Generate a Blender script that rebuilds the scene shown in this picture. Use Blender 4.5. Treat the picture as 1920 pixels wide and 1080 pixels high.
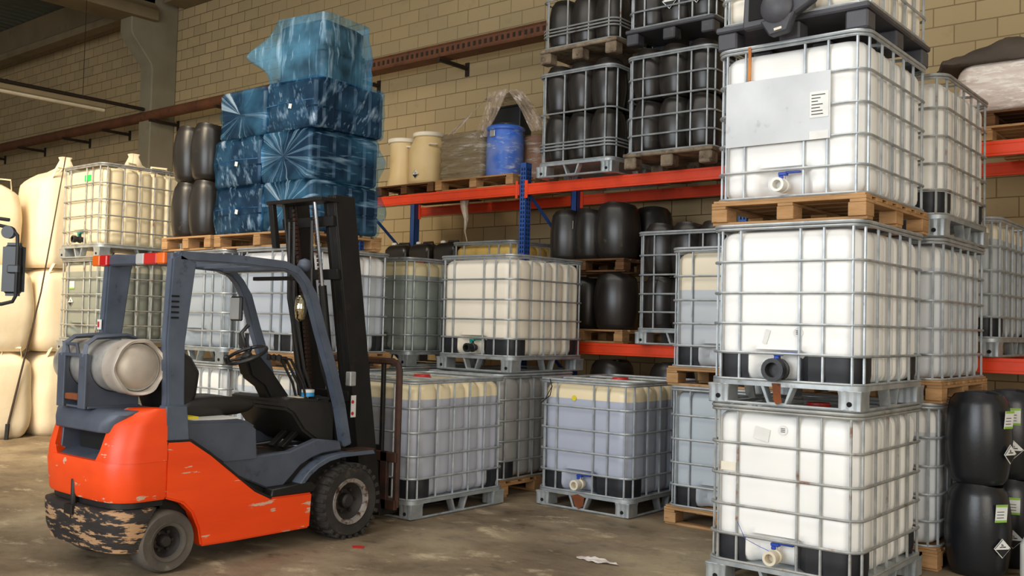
import bpy, bmesh, math, random
from mathutils import Vector, Matrix, noise
PI = math.pi
random.seed(7)
for o in list(bpy.data.objects): bpy.data.objects.remove(o)
scn = bpy.context.scene
COL = scn.collection

# ------------------------------------------------------------------ camera
cam_d = bpy.data.cameras.new('camera'); cam = bpy.data.objects.new('camera', cam_d); COL.objects.link(cam)
cam_d.sensor_width = 36; cam_d.lens = 1838 / 1920 * 36; cam_d.clip_start = .05; cam_d.clip_end = 200
cam.matrix_world = Matrix(((.7730, .0040, .6344, 0), (.6339, -.0440, -.7721, 0), (.0248, .9990, -.0366, 1.64), (0, 0, 0, 1)))
scn.camera = cam
# ------------------------------------------------------------------ light
scn.view_settings.view_transform = 'Standard'; scn.view_settings.look = 'None'
scn.view_settings.gamma = 1; scn.view_settings.use_curve_mapping = False
scn.view_settings.exposure = 0.38
world = bpy.data.worlds.new('world'); scn.world = world; world.use_nodes = True
bg = world.node_tree.nodes['Background']; bg.inputs[0].default_value = (1.0, .93, .82, 1); bg.inputs[1].default_value = .31

def area(name, loc, target, sx, sy, power, col, spread=180):
    l = bpy.data.lights.new(name, 'AREA'); l.shape = 'RECTANGLE'; l.size = sx; l.size_y = sy; l.energy = power; l.color = col; l.spread = math.radians(spread)
    o = bpy.data.objects.new(name, l); COL.objects.link(o); o.location = loc
    o.rotation_euler = (Vector(target) - Vector(loc)).to_track_quat('-Z', 'Y').to_euler(); return o
area('loading_door_daylight', (-4.0, -7.0, 3.6), (-4.4, 8, 1.6), 9, 5, 820, (.86, .93, 1.0))
area('side_door_daylight', (4.5, -1.0, 3.4), (-9, 6.5, 1.6), 6, 5, 330, (1.0, .93, .82))
area('overhead_fill', (-5, 3.0, 7.9), (-5.5, 5.0, 0), 10, 3, 230, (1.0, .95, .86))  # added warm fill hung under the closed roof sheet
area('bag_fill', (-9.5, 0.0, 7.6), (-13.2, 6.2, 1.2), 4, 3, 215, (1.0, .84, .60), 75)  # added narrow warm fill aimed at the bulk bags, no opening above it

# ------------------------------------------------------------------ helpers
def lin(c):
    if isinstance(c, str): c = tuple(int(c[i:i+2], 16) / 255 for i in (0, 2, 4))
    return tuple((x / 12.92 if x <= .04045 else ((x + .055) / 1.055) ** 2.4) for x in c) + (1,)

class NT:
    def __init__(s, name):
        s.m = bpy.data.materials.new(name); s.m.use_nodes = True; s.t = s.m.node_tree; s.b = s.t.nodes['Principled BSDF']
    def n(s, typ, **kw):
        x = s.t.nodes.new(typ)
        for k, v in kw.items(): setattr(x, k, v)
        return x
    def l(s, a, b): s.t.links.new(a, b)
    def coords(s, rnd=True, scale=(1, 1, 1)):
        tc = s.n('ShaderNodeTexCoord'); mp = s.n('ShaderNodeMapping'); s.l(tc.outputs['Object'], mp.inputs[0]); mp.inputs['Scale'].default_value = scale
        if rnd:
            oi = s.n('ShaderNodeObjectInfo'); mu = s.n('ShaderNodeMath', operation='MULTIPLY'); mu.inputs[1].default_value = 37
            s.l(oi.outputs['Random'], mu.inputs[0]); s.l(mu.outputs[0], mp.inputs['Location'])
        return mp.outputs[0]
    def noise(s, vec, scale, detail=4, rough=.55):
        x = s.n('ShaderNodeTexNoise'); s.l(vec, x.inputs['Vector']); x.inputs['Scale'].default_value = scale
        x.inputs['Detail'].default_value = detail; x.inputs['Roughness'].default_value = rough; return x.outputs['Fac']
    def ramp(s, fac, a, b, ca=(0, 0, 0, 1), cb=(1, 1, 1, 1)):
        x = s.n('ShaderNodeValToRGB'); s.l(fac, x.inputs[0]); e = x.color_ramp.elements
        e[0].position = a; e[0].color = ca; e[1].position = b; e[1].color = cb; return x.outputs[0]
    def mix(s, fac, a, b):
        x = s.n('ShaderNodeMix', data_type='RGBA')
        if isinstance(fac, (int, float)): x.inputs[0].default_value = fac
        else: s.l(fac, x.inputs[0])
        for i, v in ((6, a), (7, b)):
            if isinstance(v, tuple): x.inputs[i].default_value = v
            else: s.l(v, x.inputs[i])
        return x.outputs[2]
    def bump(s, h, strength=.3, dist=.01):
        x = s.n('ShaderNodeBump'); x.inputs['Strength'].default_value = strength; x.inputs['Distance'].default_value = dist
        s.l(h, x.inputs['Height']); s.l(x.outputs[0], s.b.inputs['Normal'])
    def set(s, rough=.5, metal=0, spec=.5):
        s.b.inputs['Roughness'].default_value = rough; s.b.inputs['Metallic'].default_value = metal; s.b.inputs['Specular IOR Level'].default_value = spec

def pm(name, c, rough=.5, metal=0, c2=None, scale=4, dirt=None, da=.55, db=.7, dscale=6, bump=0, bscale=60, spec=.5, stretch=(1, 1, 1), rnd=True):
    """procedural material: two-tone base noise, thresholded wear colour and bump"""
    t = NT(name); v = t.coords(rnd, stretch); c = lin(c)
    c2 = lin(c2) if c2 else tuple(x * .8 for x in c[:3]) + (1,)
    col = t.mix(t.ramp(t.noise(v, scale), .3, .7), c, c2)
    if dirt: col = t.mix(t.ramp(t.noise(v, dscale, 8, .65), da, db), col, lin(dirt))
    t.l(col, t.b.inputs['Base Color']); t.set(rough, metal, spec)
    if bump: t.bump(t.noise(v, bscale, 5), bump)
    return t.m

def bottle_mat(name, c, liquid=None, level=0, stain='b89a6a', stain_at=.66, rough=.38, soft=.1):
    t = NT(name); v = t.coords(); tc = t.n('ShaderNodeTexCoord')
    base = t.mix(t.ramp(t.noise(v, 1.6, 3), .35, .7), lin(c), tuple(x * .93 for x in lin(c)[:3]) + (1,))
    if liquid:
        sx = t.n('ShaderNodeSeparateXYZ'); t.l(tc.outputs['Object'], sx.inputs[0])
        r = t.ramp(sx.outputs['Z'], level - .002, level + .002, (1, 1, 1, 1), (0, 0, 0, 1))
        lq = t.mix(t.ramp(t.noise(v, 1.2, 2), .3, .7), lin(liquid), tuple(x * .86 for x in lin(liquid)[:3]) + (1,))
        base = t.mix(r, base, lq)
    v2 = t.coords(True, (1, 1, .35))
    base = t.mix(t.ramp(t.noise(v2, 5, 8, .7), stain_at, stain_at + .14, (0, 0, 0, 1), (.55, .55, .55, 1)), base, lin(stain))
    t.l(base, t.b.inputs['Base Color']); t.set(rough, 0, .4)
    t.bump(t.noise(v, 9, 2), .12, .02)
    if soft:
        t.b.inputs['Subsurface Weight'].default_value = soft; t.b.inputs['Subsurface Radius'].default_value = (.06, .05, .04); t.b.inputs['Subsurface Scale'].default_value = .5
    return t.m

def film_mat(name, c, lo, hi, op_lo, op_hi, scale=5, rough=.25, stretch=(1, 1, 1), bump=.6, knot=0, tint=(.82, .92, 1), rot=None):
    """thin plastic film: see-through, highlights painted as paler streaks along its creases; knot > 0: creases run radially from a gathered knot on the front"""
    t = NT(name); v = t.coords(True, stretch)
    if rot:
        vr = t.n('ShaderNodeVectorRotate', rotation_type='EULER_XYZ'); t.l(t.coords(True), vr.inputs['Vector']); vr.inputs['Rotation'].default_value = rot
        vs_ = t.n('ShaderNodeMapping'); t.l(vr.outputs[0], vs_.inputs[0]); vs_.inputs['Scale'].default_value = stretch; v = vs_.outputs[0]
    if knot:
        tc = t.n('ShaderNodeTexCoord'); sx = t.n('ShaderNodeSeparateXYZ'); t.l(tc.outputs['Object'], sx.inputs[0])
        zz = t.n('ShaderNodeMath', operation='SUBTRACT'); t.l(sx.outputs['Z'], zz.inputs[0]); zz.inputs[1].default_value = knot
        at = t.n('ShaderNodeMath', operation='ARCTAN2'); t.l(zz.outputs[0], at.inputs[0]); t.l(sx.outputs['X'], at.inputs[1])
        am = t.n('ShaderNodeMath', operation='MULTIPLY'); t.l(at.outputs[0], am.inputs[0]); am.inputs[1].default_value = 3.2
        cb = t.n('ShaderNodeCombineXYZ'); t.l(am.outputs[0], cb.inputs[0]); t.l(sx.outputs['Y'], cb.inputs[1])
        ad = t.n('ShaderNodeVectorMath', operation='ADD'); t.l(cb.outputs[0], ad.inputs[0])
        oi = t.n('ShaderNodeObjectInfo'); mu = t.n('ShaderNodeMath', operation='MULTIPLY'); mu.inputs[1].default_value = 29; t.l(oi.outputs['Random'], mu.inputs[0]); t.l(mu.outputs[0], ad.inputs[1]); v = ad.outputs[0]
    def fold(sc, a_, b_):
        n1 = t.n('ShaderNodeTexNoise'); t.l(v, n1.inputs['Vector']); n1.inputs['Scale'].default_value = sc; n1.inputs['Detail'].default_value = 3; n1.inputs['Roughness'].default_value = .6
        return n1.outputs['Fac'], t.ramp(n1.outputs['Fac'], a_, b_)
    f1, r1 = fold(scale, .55, .74); f2, r2 = fold(scale * 2.3, .6, .7)
    mxm = t.n('ShaderNodeMath', operation='MAXIMUM'); t.l(r1, mxm.inputs[0]); m2 = t.n('ShaderNodeMath', operation='MULTIPLY'); t.l(r2, m2.inputs[0]); m2.inputs[1].default_value = .6; t.l(m2.outputs[0], mxm.inputs[1])
    patch = t.ramp(t.noise(t.coords(), 2.2, 3), lo, hi, (op_lo,) * 3 + (1,), (op_hi,) * 3 + (1,))
    fac = t.n('ShaderNodeMath', operation='MULTIPLY_ADD'); t.l(mxm.outputs[0], fac.inputs[0]); fac.inputs[1].default_value = .55; t.l(patch, fac.inputs[2]); fac.use_clamp = True
    col = t.mix(mxm.outputs[0], lin(c), tuple(min(1, x * .45 + .5) for x in lin(c)[:3]) + (1,))  # crease highlights painted into the film colour
    t.l(col, t.b.inputs['Base Color']); t.set(rough, 0, .6); t.bump(f1, bump, .04)
    tr = t.n('ShaderNodeBsdfTransparent'); tr.inputs[0].default_value = tint + (1,)
    mx = t.n('ShaderNodeMixShader'); t.l(fac.outputs[0], mx.inputs[0]); t.l(tr.outputs[0], mx.inputs[1]); t.l(t.b.outputs[0], mx.inputs[2])
    t.l(mx.outputs[0], t.t.nodes['Material Output'].inputs[0]); return t.m

M = {}
M['galv'] = pm('galvanised steel', '9aa1a6', .42, .55, 'c3c8ca', 9, '6e4a30', .66, .76, 7)
M['galv_rust'] = pm('galvanised steel with rust', '8d9090', .5, .45, 'b5b5b0', 9, '7a4d2b', .58, .7, 6)
M['pallet_steel'] = pm('pallet sheet steel', '8f979b', .45, .5, 'b8bcbc', 8, '6b5844', .62, .75, 5)
M['wood'] = pm('weathered pallet wood', 'bd9468', .8, 0, '94704a', 3, '4f3520', .6, .75, 9, .3, 40, .2, (1, 1, 6))
M['wood_dark'] = pm('dark pallet wood', '6e4d33', .85, 0, '4c3524', 3, '2e2118', .6, .75, 9, .3, 40, .2, (1, 1, 6))
M['wood_grey'] = pm('dirty grey pallet wood', '9a8a74', .85, 0, '5b4d3f', 6, '3a3029', .55, .7, 14, .3, 40, .2)
M['black_pl'] = pm('black polyethylene', '1b1b1d', .38, 0, '262628', 3, None, 0, 0, 0, .05, 30)
M['blackpallet'] = pm('black plastic pallet', '35353a', .5, 0, '4a4a50', 3, '6a655f', .6, .75, 8, .1)
M['band'] = pm('black protective panel', '17181b', .5, 0, '22242a', 6)
M['drum_dusty'] = pm('dusty black drum plastic', '1d1a18', .33, 0, '2a2521', 3, '6b5c49', .64, .85, 9, .05, 30)
M['drum_new'] = pm('clean black drum plastic', '17181b', .3, 0, '1d1f24', 3, None, 0, 0, 0, .05, 50)
M['white'] = pm('white plastic', 'e6e3dc', .4, 0, 'd2cfc6', 4)
M['paper'] = pm('printed white label', 'e4e3df', .6, 0, 'd5d4cf', 9)
M['plate_grey'] = pm('faded grey plate', 'cfd2d4', .5, 0, 'bcbfc1', 2.5, 'a9acac', .62, .75, 10)
M['rust_dark'] = pm('dark greasy rusty steel', '2a1d17', .7, .2, '4a2a1a', 8, '7a452a', .64, .74, 12, .2)
M['ink'] = pm('black ink', '141414', .6)
M['green'] = pm('green sticker', '28c45a', .6); M['lime'] = pm('light green print', '8fbf45', .6); M['yellow'] = pm('yellow sticker', 'e3cf2c', .6)
M['blue_handle'] = pm('blue valve plastic', '2448b0', .4, 0, '1b3a95'); M['teal'] = pm('teal valve plastic', '15877a', .4)
M['red_pl'] = pm('red plastic cap', 'c8302a', .4); M['cream_pl'] = pm('cream plastic valve', 'e0d8c6', .45, 0, 'cfc3aa', 5)
M['rust'] = pm('rusty steel', '6a3b22', .8, .2, '8b4a20', 8, '2a1a12', .55, .7, 12, .2)
M['orange_rack'] = pm('orange rack enamel', 'f0481f', .42, 0, 'd9401b', 4, '9c3218', .64, .8, 8)
M['blue_rack'] = pm('blue rack enamel', '2f5aa6', .45, 0, '274c90', 4, '1a2f5c', .66, .8, 10)
M['hole'] = pm('dark opening', '050506', .9)
M['fk_orange'] = pm('scratched orange paint', 'f24c0e', .42, 0, 'e4420c', 2.5, 'c8a78e', .612, .622, 4.6, .03, 40, .5, (1, .45, 2.6))
M['fk_grey'] = pm('grey forklift paint', '4f5561', .5, 0, '424753', 4, '2f3036', .6, .75, 9, .05)
M['fk_guard'] = pm('worn grey guard paint', '5b6472', .48, .1, '48505e', 4, '2c2d33', .6, .72, 8, .05)
M['fk_black'] = pm('greasy black metal', '191817', .5, .3, '24211f', 5, '3a2c22', .6, .8, 8, .05)
M['fk_bumper'] = pm('scraped bumper', '2b2625', .6, .1, '3c3532', 6, '9c6a40', .60, .63, 9, .2, 30, .4, (1, 1, 4))
M['fk_scrape'] = pm('bumper with peeled paint', '34302e', .65, .1, '241f1e', 5, 'b08b66', .51, .55, 7, .3, 25, .4, (.8, .8, 3.5))
M['rubber'] = pm('dusty tyre rubber', '2a2826', .8, 0, '3b3733', 6, '5b534a', .6, .8, 12, .3, 30, .2)
M['rubber_light'] = pm('worn solid tyre', '4b4641', .85, 0, '5f584f', 6, '7c7263', .6, .8, 12, .3, 30, .2)
M['rim'] = pm('dirty steel rim', '35302c', .6, .3, '1f1c1a', 8); M['rim_ring'] = pm('chipped rim ring', '8d8580', .45, .5, 'b5aca2', 12, '4e342a', .5, .6, 14)
M['vinyl'] = pm('black vinyl', '211f1d', .45, 0, '2c2926', 4, None, 0, 0, 0, .2, 12)
M['alu'] = pm('scuffed aluminium cylinder', 'd5d2cb', .36, .6, '8f8b86', 5, 'a3957f', .6, .75, 5, .06, 12)
M['alu_dull'] = pm('painted cylinder end', 'cdc3b6', .45, .35, 'b3a799', 5, '6e4b38', .66, .74, 7, .15, 10)
M['steel_dark'] = pm('dark steel', '2e3138', .5, .3); M['chrome'] = pm('polished rod', 'c9ccd0', .15, .9)
M['lamp_red'] = pm('red lamp lens', 'c81e18', .25); M['lamp_orange'] = pm('orange lamp lens', 'ef6a14', .25); M['lamp_clear'] = pm('clear lamp lens', 'b9b6b0', .3)
M['mirror'] = pm('mirror glass', 'dfe3e6', .04, 1.0); M['gold_mirror'] = pm('curved mirror glass', 'd8cba6', .08, 1.0)
M['tape_blue'] = pm('blue tape', '2e8fc8', .4)
M['tankblue'] = pm('dark blue tank plastic', '0e1927', .35, 0, '142436', 3); M['tankdark'] = pm('dark grey tank plastic', '12161c', .4, 0, '1a2028', 3)
M['film_blue'] = film_mat('blue plastic film', '5a9cc8', .48, .7, .03, .2, 1.6, .18, (6, 6, .8), tint=(.72, .87, 1), rot=(.45, .35, 0))
M['film_blue2'] = film_mat('gathered blue film', '5fa9d4', .44, .68, .03, .26, 1.5, .18, knot=.23, tint=(.7, .86, 1))
M['film_drape'] = film_mat('draped blue film', '6fb4da', .42, .66, .08, .42, 1.6, .18, (5, 5, .7), tint=(.75, .9, 1))
M['film'] = film_mat('clear stretch film', 'b5a690', .5, .7, .12, .4, 3, .25, (1, 1, 6), tint=(.95, .93, .9))
M['film_canopy'] = film_mat('loose clear film', 'c2ae9a', .35, .6, .42, .78, 4, .25, (2.5, 2.5, .4), tint=(.95, .93, .9))
M['film_white'] = pm('white plastic sheeting', 'e3d6cf', .35, 0, 'cdbdb4', 5, 'f3ece6', .5, .6, 6, 1.0, 7, .6, (1, 1, 4))
M['bag'] = pm('white woven bag fabric', 'efe0c4', .8, 0, 'e6d3b2', 2.5, 'b28a5c', .68, .85, 3, .8, 5, .2)
M['bag_bright'] = pm('bright woven bag fabric', 'f0e2c6', .8, 0, 'e6d2ad', 2.5, 'b28a5c', .7, .85, 3, .8, 5, .2)
M['beige_drum'] = pm('beige plastic drum', 'dcc596', .45, 0, 'd0b583', 3, 'a88d5e', .62, .8, 6); M['lid_cream'] = pm('cream lid', 'efe6d2', .5)
M['blue_drum'] = pm('blue plastic drum', '2a6fd2', .4, 0, '2260bf', 3, '8fb8ea', .66, .72, 12); M['brown_drum'] = pm('brown fibre drum', '94654c', .7, 0, '835741', 4)
M['sack'] = pm('grey wrapped sacks', '8d8068', .7, 0, '746850', 4, '5c5140', .55, .7, 8, .5, 9, .3, (1, 1, 7))
M['tarp'] = pm('brown grey tarpaulin', '5d4f44', .8, 0, '47403a', 4, '7a6a5a', .6, .8, 8, .4, 8)
M['strap'] = pm('rusty ochre strap', 'c98338', .6, .1, 'a35a22', 6)
M['pipe'] = pm('brown painted pipe', '70452a', .7, .1, '5c3722', 3, '3b261a', .55, .75, 8, .1); M['bracket'] = pm('dark iron bracket', '33271e', .7, .3)
M['concrete'] = pm('painted concrete', '8b7c60', .85, 0, '7a6c53', 1.5, '5f5340', .6, .8, 2, .15, 20, .2, rnd=False)
M['concrete_grey'] = pm('grey concrete column', '8c8470', .85, 0, '7a735f', 1.5, '655e4c', .6, .8, 2, .15, 20, .2, rnd=False)
M['roof'] = pm('corrugated roof sheet', '6f7568', .5, .3, '5f6458', 2, rnd=False)
M['tube_light'] = pm('dusty tube cover', 'd8cbb0', .5)
M['rod'] = pm('thin dark rod', '3e2d22', .6, .3)

# wall of concrete blocks
t = NT('painted concrete block wall'); tc = t.n('ShaderNodeTexCoord'); sx = t.n('ShaderNodeSeparateXYZ'); t.l(tc.outputs['Object'], sx.inputs[0])
cx = t.n('ShaderNodeCombineXYZ'); t.l(sx.outputs['X'], cx.inputs[0]); t.l(sx.outputs['Z'], cx.inputs[1])
br = t.n('ShaderNodeTexBrick'); t.l(cx.outputs[0], br.inputs['Vector']); br.inputs['Scale'].default_value = 1; br.inputs['Brick Width'].default_value = .406
br.inputs['Row Height'].default_value = .2; br.inputs['Mortar Size'].default_value = .006; br.inputs['Mortar Smooth'].default_value = .3; br.inputs['Bias'].default_value = -.3
br.inputs['Color1'].default_value = lin('b59f78'); br.inputs['Color2'].default_value = lin('a19170'); br.inputs['Mortar'].default_value = lin('5c4b31')
big = t.noise(tc.outputs['Object'], .35, 3)
c = t.mix(t.ramp(big, .4, .65), br.outputs['Color'], lin('a08c68'))
c = t.mix(.55, br.outputs['Color'], c)
sm = t.noise(tc.outputs['Object'], 3, 6, .65)
c = t.mix(t.ramp(sm, .6, .85, (0, 0, 0, 1), (.5, .5, .5, 1)), c, lin('7a6745'))
t.l(c, t.b.inputs['Base Color']); t.set(.85, 0, .2)
ad = t.n('ShaderNodeMath', operation='MULTIPLY_ADD'); t.l(t.noise(tc.outputs['Object'], 70, 4), ad.inputs[0]); ad.inputs[1].default_value = .25; 
inv = t.n('ShaderNodeMath', operation='SUBTRACT'); inv.inputs[0].default_value = 1; t.l(br.outputs['Fac'], inv.inputs[1]); t.l(inv.outputs[0], ad.inputs[2]); t.bump(ad.outputs[0], .8, .008)
M['wall'] = t.m
# dirty concrete floor
t = NT('dirty concrete floor'); tc = t.n('ShaderNodeTexCoord'); o_ = tc.outputs['Object']
rot = t.n('ShaderNodeMapping'); t.l(o_, rot.inputs[0]); rot.inputs['Rotation'].default_value = (0, 0, .65); rot.inputs['Scale'].default_value = (.75, 1.25, 1)
n1 = t.noise(rot.outputs[0], .9, 8, .65); n2 = t.noise(rot.outputs[0], 2.6, 9, .7); n3 = t.noise(o_, 14, 6, .7)
c = t.mix(t.ramp(n1, .3, .7), lin('5a4b3b'), lin('9a876c'))
c = t.mix(t.ramp(n2, .56, .68, (0, 0, 0, 1), (.85, .85, .85, 1)), c, lin('c9b796'))
c = t.mix(t.ramp(n2, .3, .42, (.85, .85, .85, 1), (0, 0, 0, 1)), c, lin('3c3128'))
c = t.mix(t.ramp(n3, .58, .75, (0, 0, 0, 1), (.45, .45, .45, 1)), c, lin('43382c'))
n4 = t.noise(o_, .55, 3); c = t.mix(t.ramp(n4, .46, .62, (0, 0, 0, 1), (.65, .65, .65, 1)), c, lin('b9a88a')); n5 = t.noise(o_, 5, 8, .75); c = t.mix(t.ramp(n5, .5, .72, (0, 0, 0, 1), (.5, .5, .5, 1)), c, lin('4a3d30'))
t.l(c, t.b.inputs['Base Color']); rr = t.ramp(n2, .3, .6, (.42,) * 3 + (1,), (.8,) * 3 + (1,)); t.l(rr, t.b.inputs['Roughness']); t.b.inputs['Specular IOR Level'].default_value = .35
t.bump(n3, .25, .01); M['floor'] = t.m

class MB:
    def __init__(s, o=(0, 0, 0)): s.v = []; s.f = []; s.o = Vector(o); s.sm = []
    def add(s, vs, fs, smooth=True, mtx=None):
        b = len(s.v)
        for p in vs:
            p = Vector(p)
            if mtx: p = mtx @ p
            s.v.append(p - s.o)
        for f in fs: s.f.append(tuple(i + b for i in f))
        return s
    def box(s, x0, x1, y0, y1, z0, z1, mtx=None):
        return s.add([(x, y, z) for x in (x0, x1) for y in (y0, y1) for z in (z0, z1)], [(0, 1, 3, 2), (4, 6, 7, 5), (0, 4, 5, 1), (2, 3, 7, 6), (0, 2, 6, 4), (1, 5, 7, 3)], mtx=mtx)
    def prism(s, poly, axis, a, b, mtx=None):
        """extrude a 2D polygon along an axis; poly coords are the other two axes in order"""
        n = len(poly); P = []
        for t_ in (a, b):
            for (u, v) in poly: P.append({'x': (t_, u, v), 'y': (u, t_, v), 'z': (u, v, t_)}[axis])
        return s.add(P, [tuple(range(n))[::-1], tuple(range(n, 2 * n))] + [(i, (i + 1) % n, n + (i + 1) % n, n + i) for i in range(n)], mtx=mtx)
    def loft(s, rings, closed=True, cap0=True, cap1=True, mtx=None):
        n = len(rings[0]); vs = [p for r in rings for p in r]; fs = []
        for k in range(len(rings) - 1):
            for i in range(n if closed else n - 1):
                j = (i + 1) % n; fs.append((k * n + i, k * n + j, (k + 1) * n + j, (k + 1) * n + i))
        if cap0: fs.append(tuple(range(n))[::-1])
        if cap1: fs.append(tuple(range((len(rings) - 1) * n, len(rings) * n)))
        return s.add(vs, fs, mtx=mtx)
    def lathe(s, prof, n=20, c=(0, 0, 0), axis='z', cap0=True, cap1=True, mtx=None):
        R = []
        for r, h in prof:
            ring = []
            for i in range(n):
                a = 2 * PI * i / n; x, y = r * math.cos(a), r * math.sin(a)
                p = {'z': (x, y, h), 'y': (x, h, -y), 'x': (h, x, y)}[axis]; ring.append((p[0] + c[0], p[1] + c[1], p[2] + c[2]))
            R.append(ring)
        return s.loft(R, True, cap0, cap1, mtx)
    def tube(s, pts, r, n=8, closed=False, mtx=None, flat=1.0):
        pts = [Vector(p) for p in pts]; m = len(pts); R = []; up0 = None
        for i, p in enumerate(pts):
            if closed: d = (pts[(i + 1) % m] - pts[i - 1])
            else: d = pts[min(i + 1, m - 1)] - pts[max(i - 1, 0)]
            d.normalize()
            if up0 is None:
                up0 = Vector((0, 0, 1)) if abs(d.z) < .9 else Vector((0, 1, 0))
            a = d.cross(up0)
            if a.length < 1e-4: a = d.orthogonal()
            a.normalize(); b = a.cross(d).normalized(); up0 = b
            rr = r[i] if isinstance(r, (list, tuple)) else r
            R.append([p + a * (rr * flat * math.cos(2 * PI * k / n)) + b * (rr * math.sin(2 * PI * k / n)) for k in range(n)])
        if closed:
            R.append(R[0]); return s.loft(R, True, False, False, mtx)
        return s.loft(R, True, True, True, mtx)
    def mesh(s, name, bevel=0, angle=35, seg=1, sub=0):
        bm = bmesh.new(); vs = [bm.verts.new(p) for p in s.v]
        for f in s.f:
            try: bm.faces.new([vs[i] for i in f])
            except ValueError: pass
        bmesh.ops.recalc_face_normals(bm, faces=bm.faces)
        if bevel:
            es = [e for e in bm.edges if len(e.link_faces) == 2 and e.calc_face_angle(0) > math.radians(25)]
            bmesh.ops.bevel(bm, geom=es, offset=bevel, segments=seg, affect='EDGES', clamp_overlap=True)
        me = bpy.data.meshes.new(name); bm.to_mesh(me); bm.free()
        me.shade_smooth(); me.set_sharp_from_angle(angle=math.radians(angle)); me.materials.append(None)
        return me

def ob(name, me, mat, parent=None, loc=(0, 0, 0), rot=(0, 0, 0), label=None):
    o = bpy.data.objects.new(name, me); COL.objects.link(o); o.location = loc; o.rotation_euler = rot
    if not me.materials: me.materials.append(None)
    o.material_slots[0].link = 'OBJECT'; o.material_slots[0].material = M[mat] if isinstance(mat, str) else mat
    if parent: o.parent = parent
    if label: o['label'] = label
    return o
def thing(name, label, cat, loc=(0, 0, 0), rz=0, group=None, rx=0, ry=0):
    o = bpy.data.objects.new(name, None); COL.objects.link(o); o.location = loc; o.rotation_euler = (rx, ry, rz); o.empty_display_size = .1
    return tag(o, label, cat, group)
GROUPS = {'intermediate_bulk_container': 'caged white liquid containers', 'cage_pallet': 'steel cages holding black drums', 'wooden_pallet': 'wooden pallets', 'rack_frame': 'blue rack frames', 'rack_beam': 'orange-red rack beams',
          'jerrycan': 'black jerrycans in the rack', 'wrapped_tank': 'blue film wrapped tanks', 'bulk_bag': 'pile of white bulk bags', 'beige_drum': 'beige drums on the shelf', 'tube_lamp': 'tube lamps'}
def tag(o, label, cat, group=None):
    o['label'] = label; o['category'] = cat; st_ = o.name.split('.')[0]
    if st_ == 'plastic_drum': group = 'black drums in cages' if ' cage' in label or 'cage,' in label else ('new black labelled drums' if label.startswith('new') else 'loose black drums')
    group = group or GROUPS.get(st_)
    if group: o['group'] = group
    return o
def struct(o): o['kind'] = 'structure'; return o
def arc(cx, cy, r, a0, a1, n):
    return [(cx + r * math.cos(math.radians(a0 + (a1 - a0) * i / n)), cy + r * math.sin(math.radians(a0 + (a1 - a0) * i / n))) for i in range(n + 1)]
def rrect(hx, hy, r, n=5):
    P = []
    for cx_, cy_, a in ((hx - r, -hy + r, -90), (hx - r, hy - r, 0), (-hx + r, hy - r, 90), (-hx + r, -hy + r, 180)): P += arc(cx_, cy_, r, a, a + 90, n)
    return P

# ------------------------------------------------------------------ setting
struct(ob('floor', MB().box(-40, 12, -12, 10.45, -.1, 0).mesh('floor'), 'floor'))
struct(ob('wall_back', MB().box(-40, 8, 10.45, 10.75, 0, 8.4).mesh('wall_back'), 'wall'))
struct(ob('wall_left', MB().box(-40.3, -40, -12, 10.75, 0, 8.4).mesh('wall_left'), 'wall'))
m = MB(); n_ = 150; prof = []
for i in range(n_ + 1):
    for k, dz in ((0, 0), (.10, 0), (.14, .07), (.24, .07)): prof.append((-40 + i * .28 + k, 8.2 + dz))
R = [[(x, y, z) for x, z in prof] for y in (1.6, 10.2)]
m.loft(R, False, False, False); struct(ob('ceiling', m.mesh('ceiling'), 'roof'))
m = MB(); m.prism([(9.93, 0), (10.45, 0), (10.45, 8.2), (9.93, 8.2), (9.93, 7.9), (9.48, 7.9), (9.48, 7.0), (9.52, 6.9), (9.9, 6.45), (9.93, 6.35)], 'x', -17.62, -17.2)
struct(ob('trim_1', m.mesh('column', .02), 'concrete_grey'))
m = MB(); m.prism([(-17.75, 7.25), (-17.05, 7.25), (-17.05, 7.45), (-17.2, 7.6), (-17.2, 8.2), (-17.6, 8.2), (-17.6, 7.6), (-17.75, 7.45)], 'y', -3, 9.95)
struct(ob('trim_2', m.mesh('main_beam', .01), 'concrete'))
m = MB(); m.prism([(9.75, 7.42), (10.0, 7.42), (10.0, 8.2), (9.9, 8.2), (9.9, 7.66), (9.75, 7.56)], 'x', -40, -17.75)
struct(ob('trim_3', m.mesh('edge_beam', .01), 'concrete'))
m = MB(); m.box(-17.0, 8, 10.0, 10.45, 7.6, 8.2); struct(ob('trim_4', m.mesh('wall_beam', .01), 'concrete'))
struct(ob('trim_5', MB().box(-5.2, -4.95, 10.35, 10.45, 0, 8.2).mesh('pilaster'), 'concrete'))

# long brown pipe / cable tray on brackets
pr = thing('wall_pipe', 'long rusty brown pipe and cable tray running along the block wall', 'pipe', (-16, 10.0, 5.45))
m = MB((-16, 10.0, 5.45)); m.tube([(-40, 9.97, 5.45), (-13.2, 9.97, 5.45)], .10, 12); ob('pipe', m.mesh('pipe'), 'pipe', pr)
m = MB((-16, 10.0, 5.45)); m.box(-13.2, -4, 9.87, 9.88, 5.38, 5.54); m.box(-13.2, -4, 9.87, 10.1, 5.37, 5.38)
m.tube([(-13.2, 9.865, 5.54), (-4, 9.865, 5.54)], .012, 6); m.tube([(-13.2, 9.865, 5.38), (-4, 9.865, 5.38)], .012, 6)
ob('cable_tray', m.mesh('cable_tray'), 'pipe', pr)
m = MB((-16, 10.0, 5.45))
for i in range(90): m.box(-13.1 + i * .1, -13.06 + i * .1, 9.862, 9.868, 5.43, 5.49)
ob('slot_row', m.mesh('slot_row'), 'bracket', pr)
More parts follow.
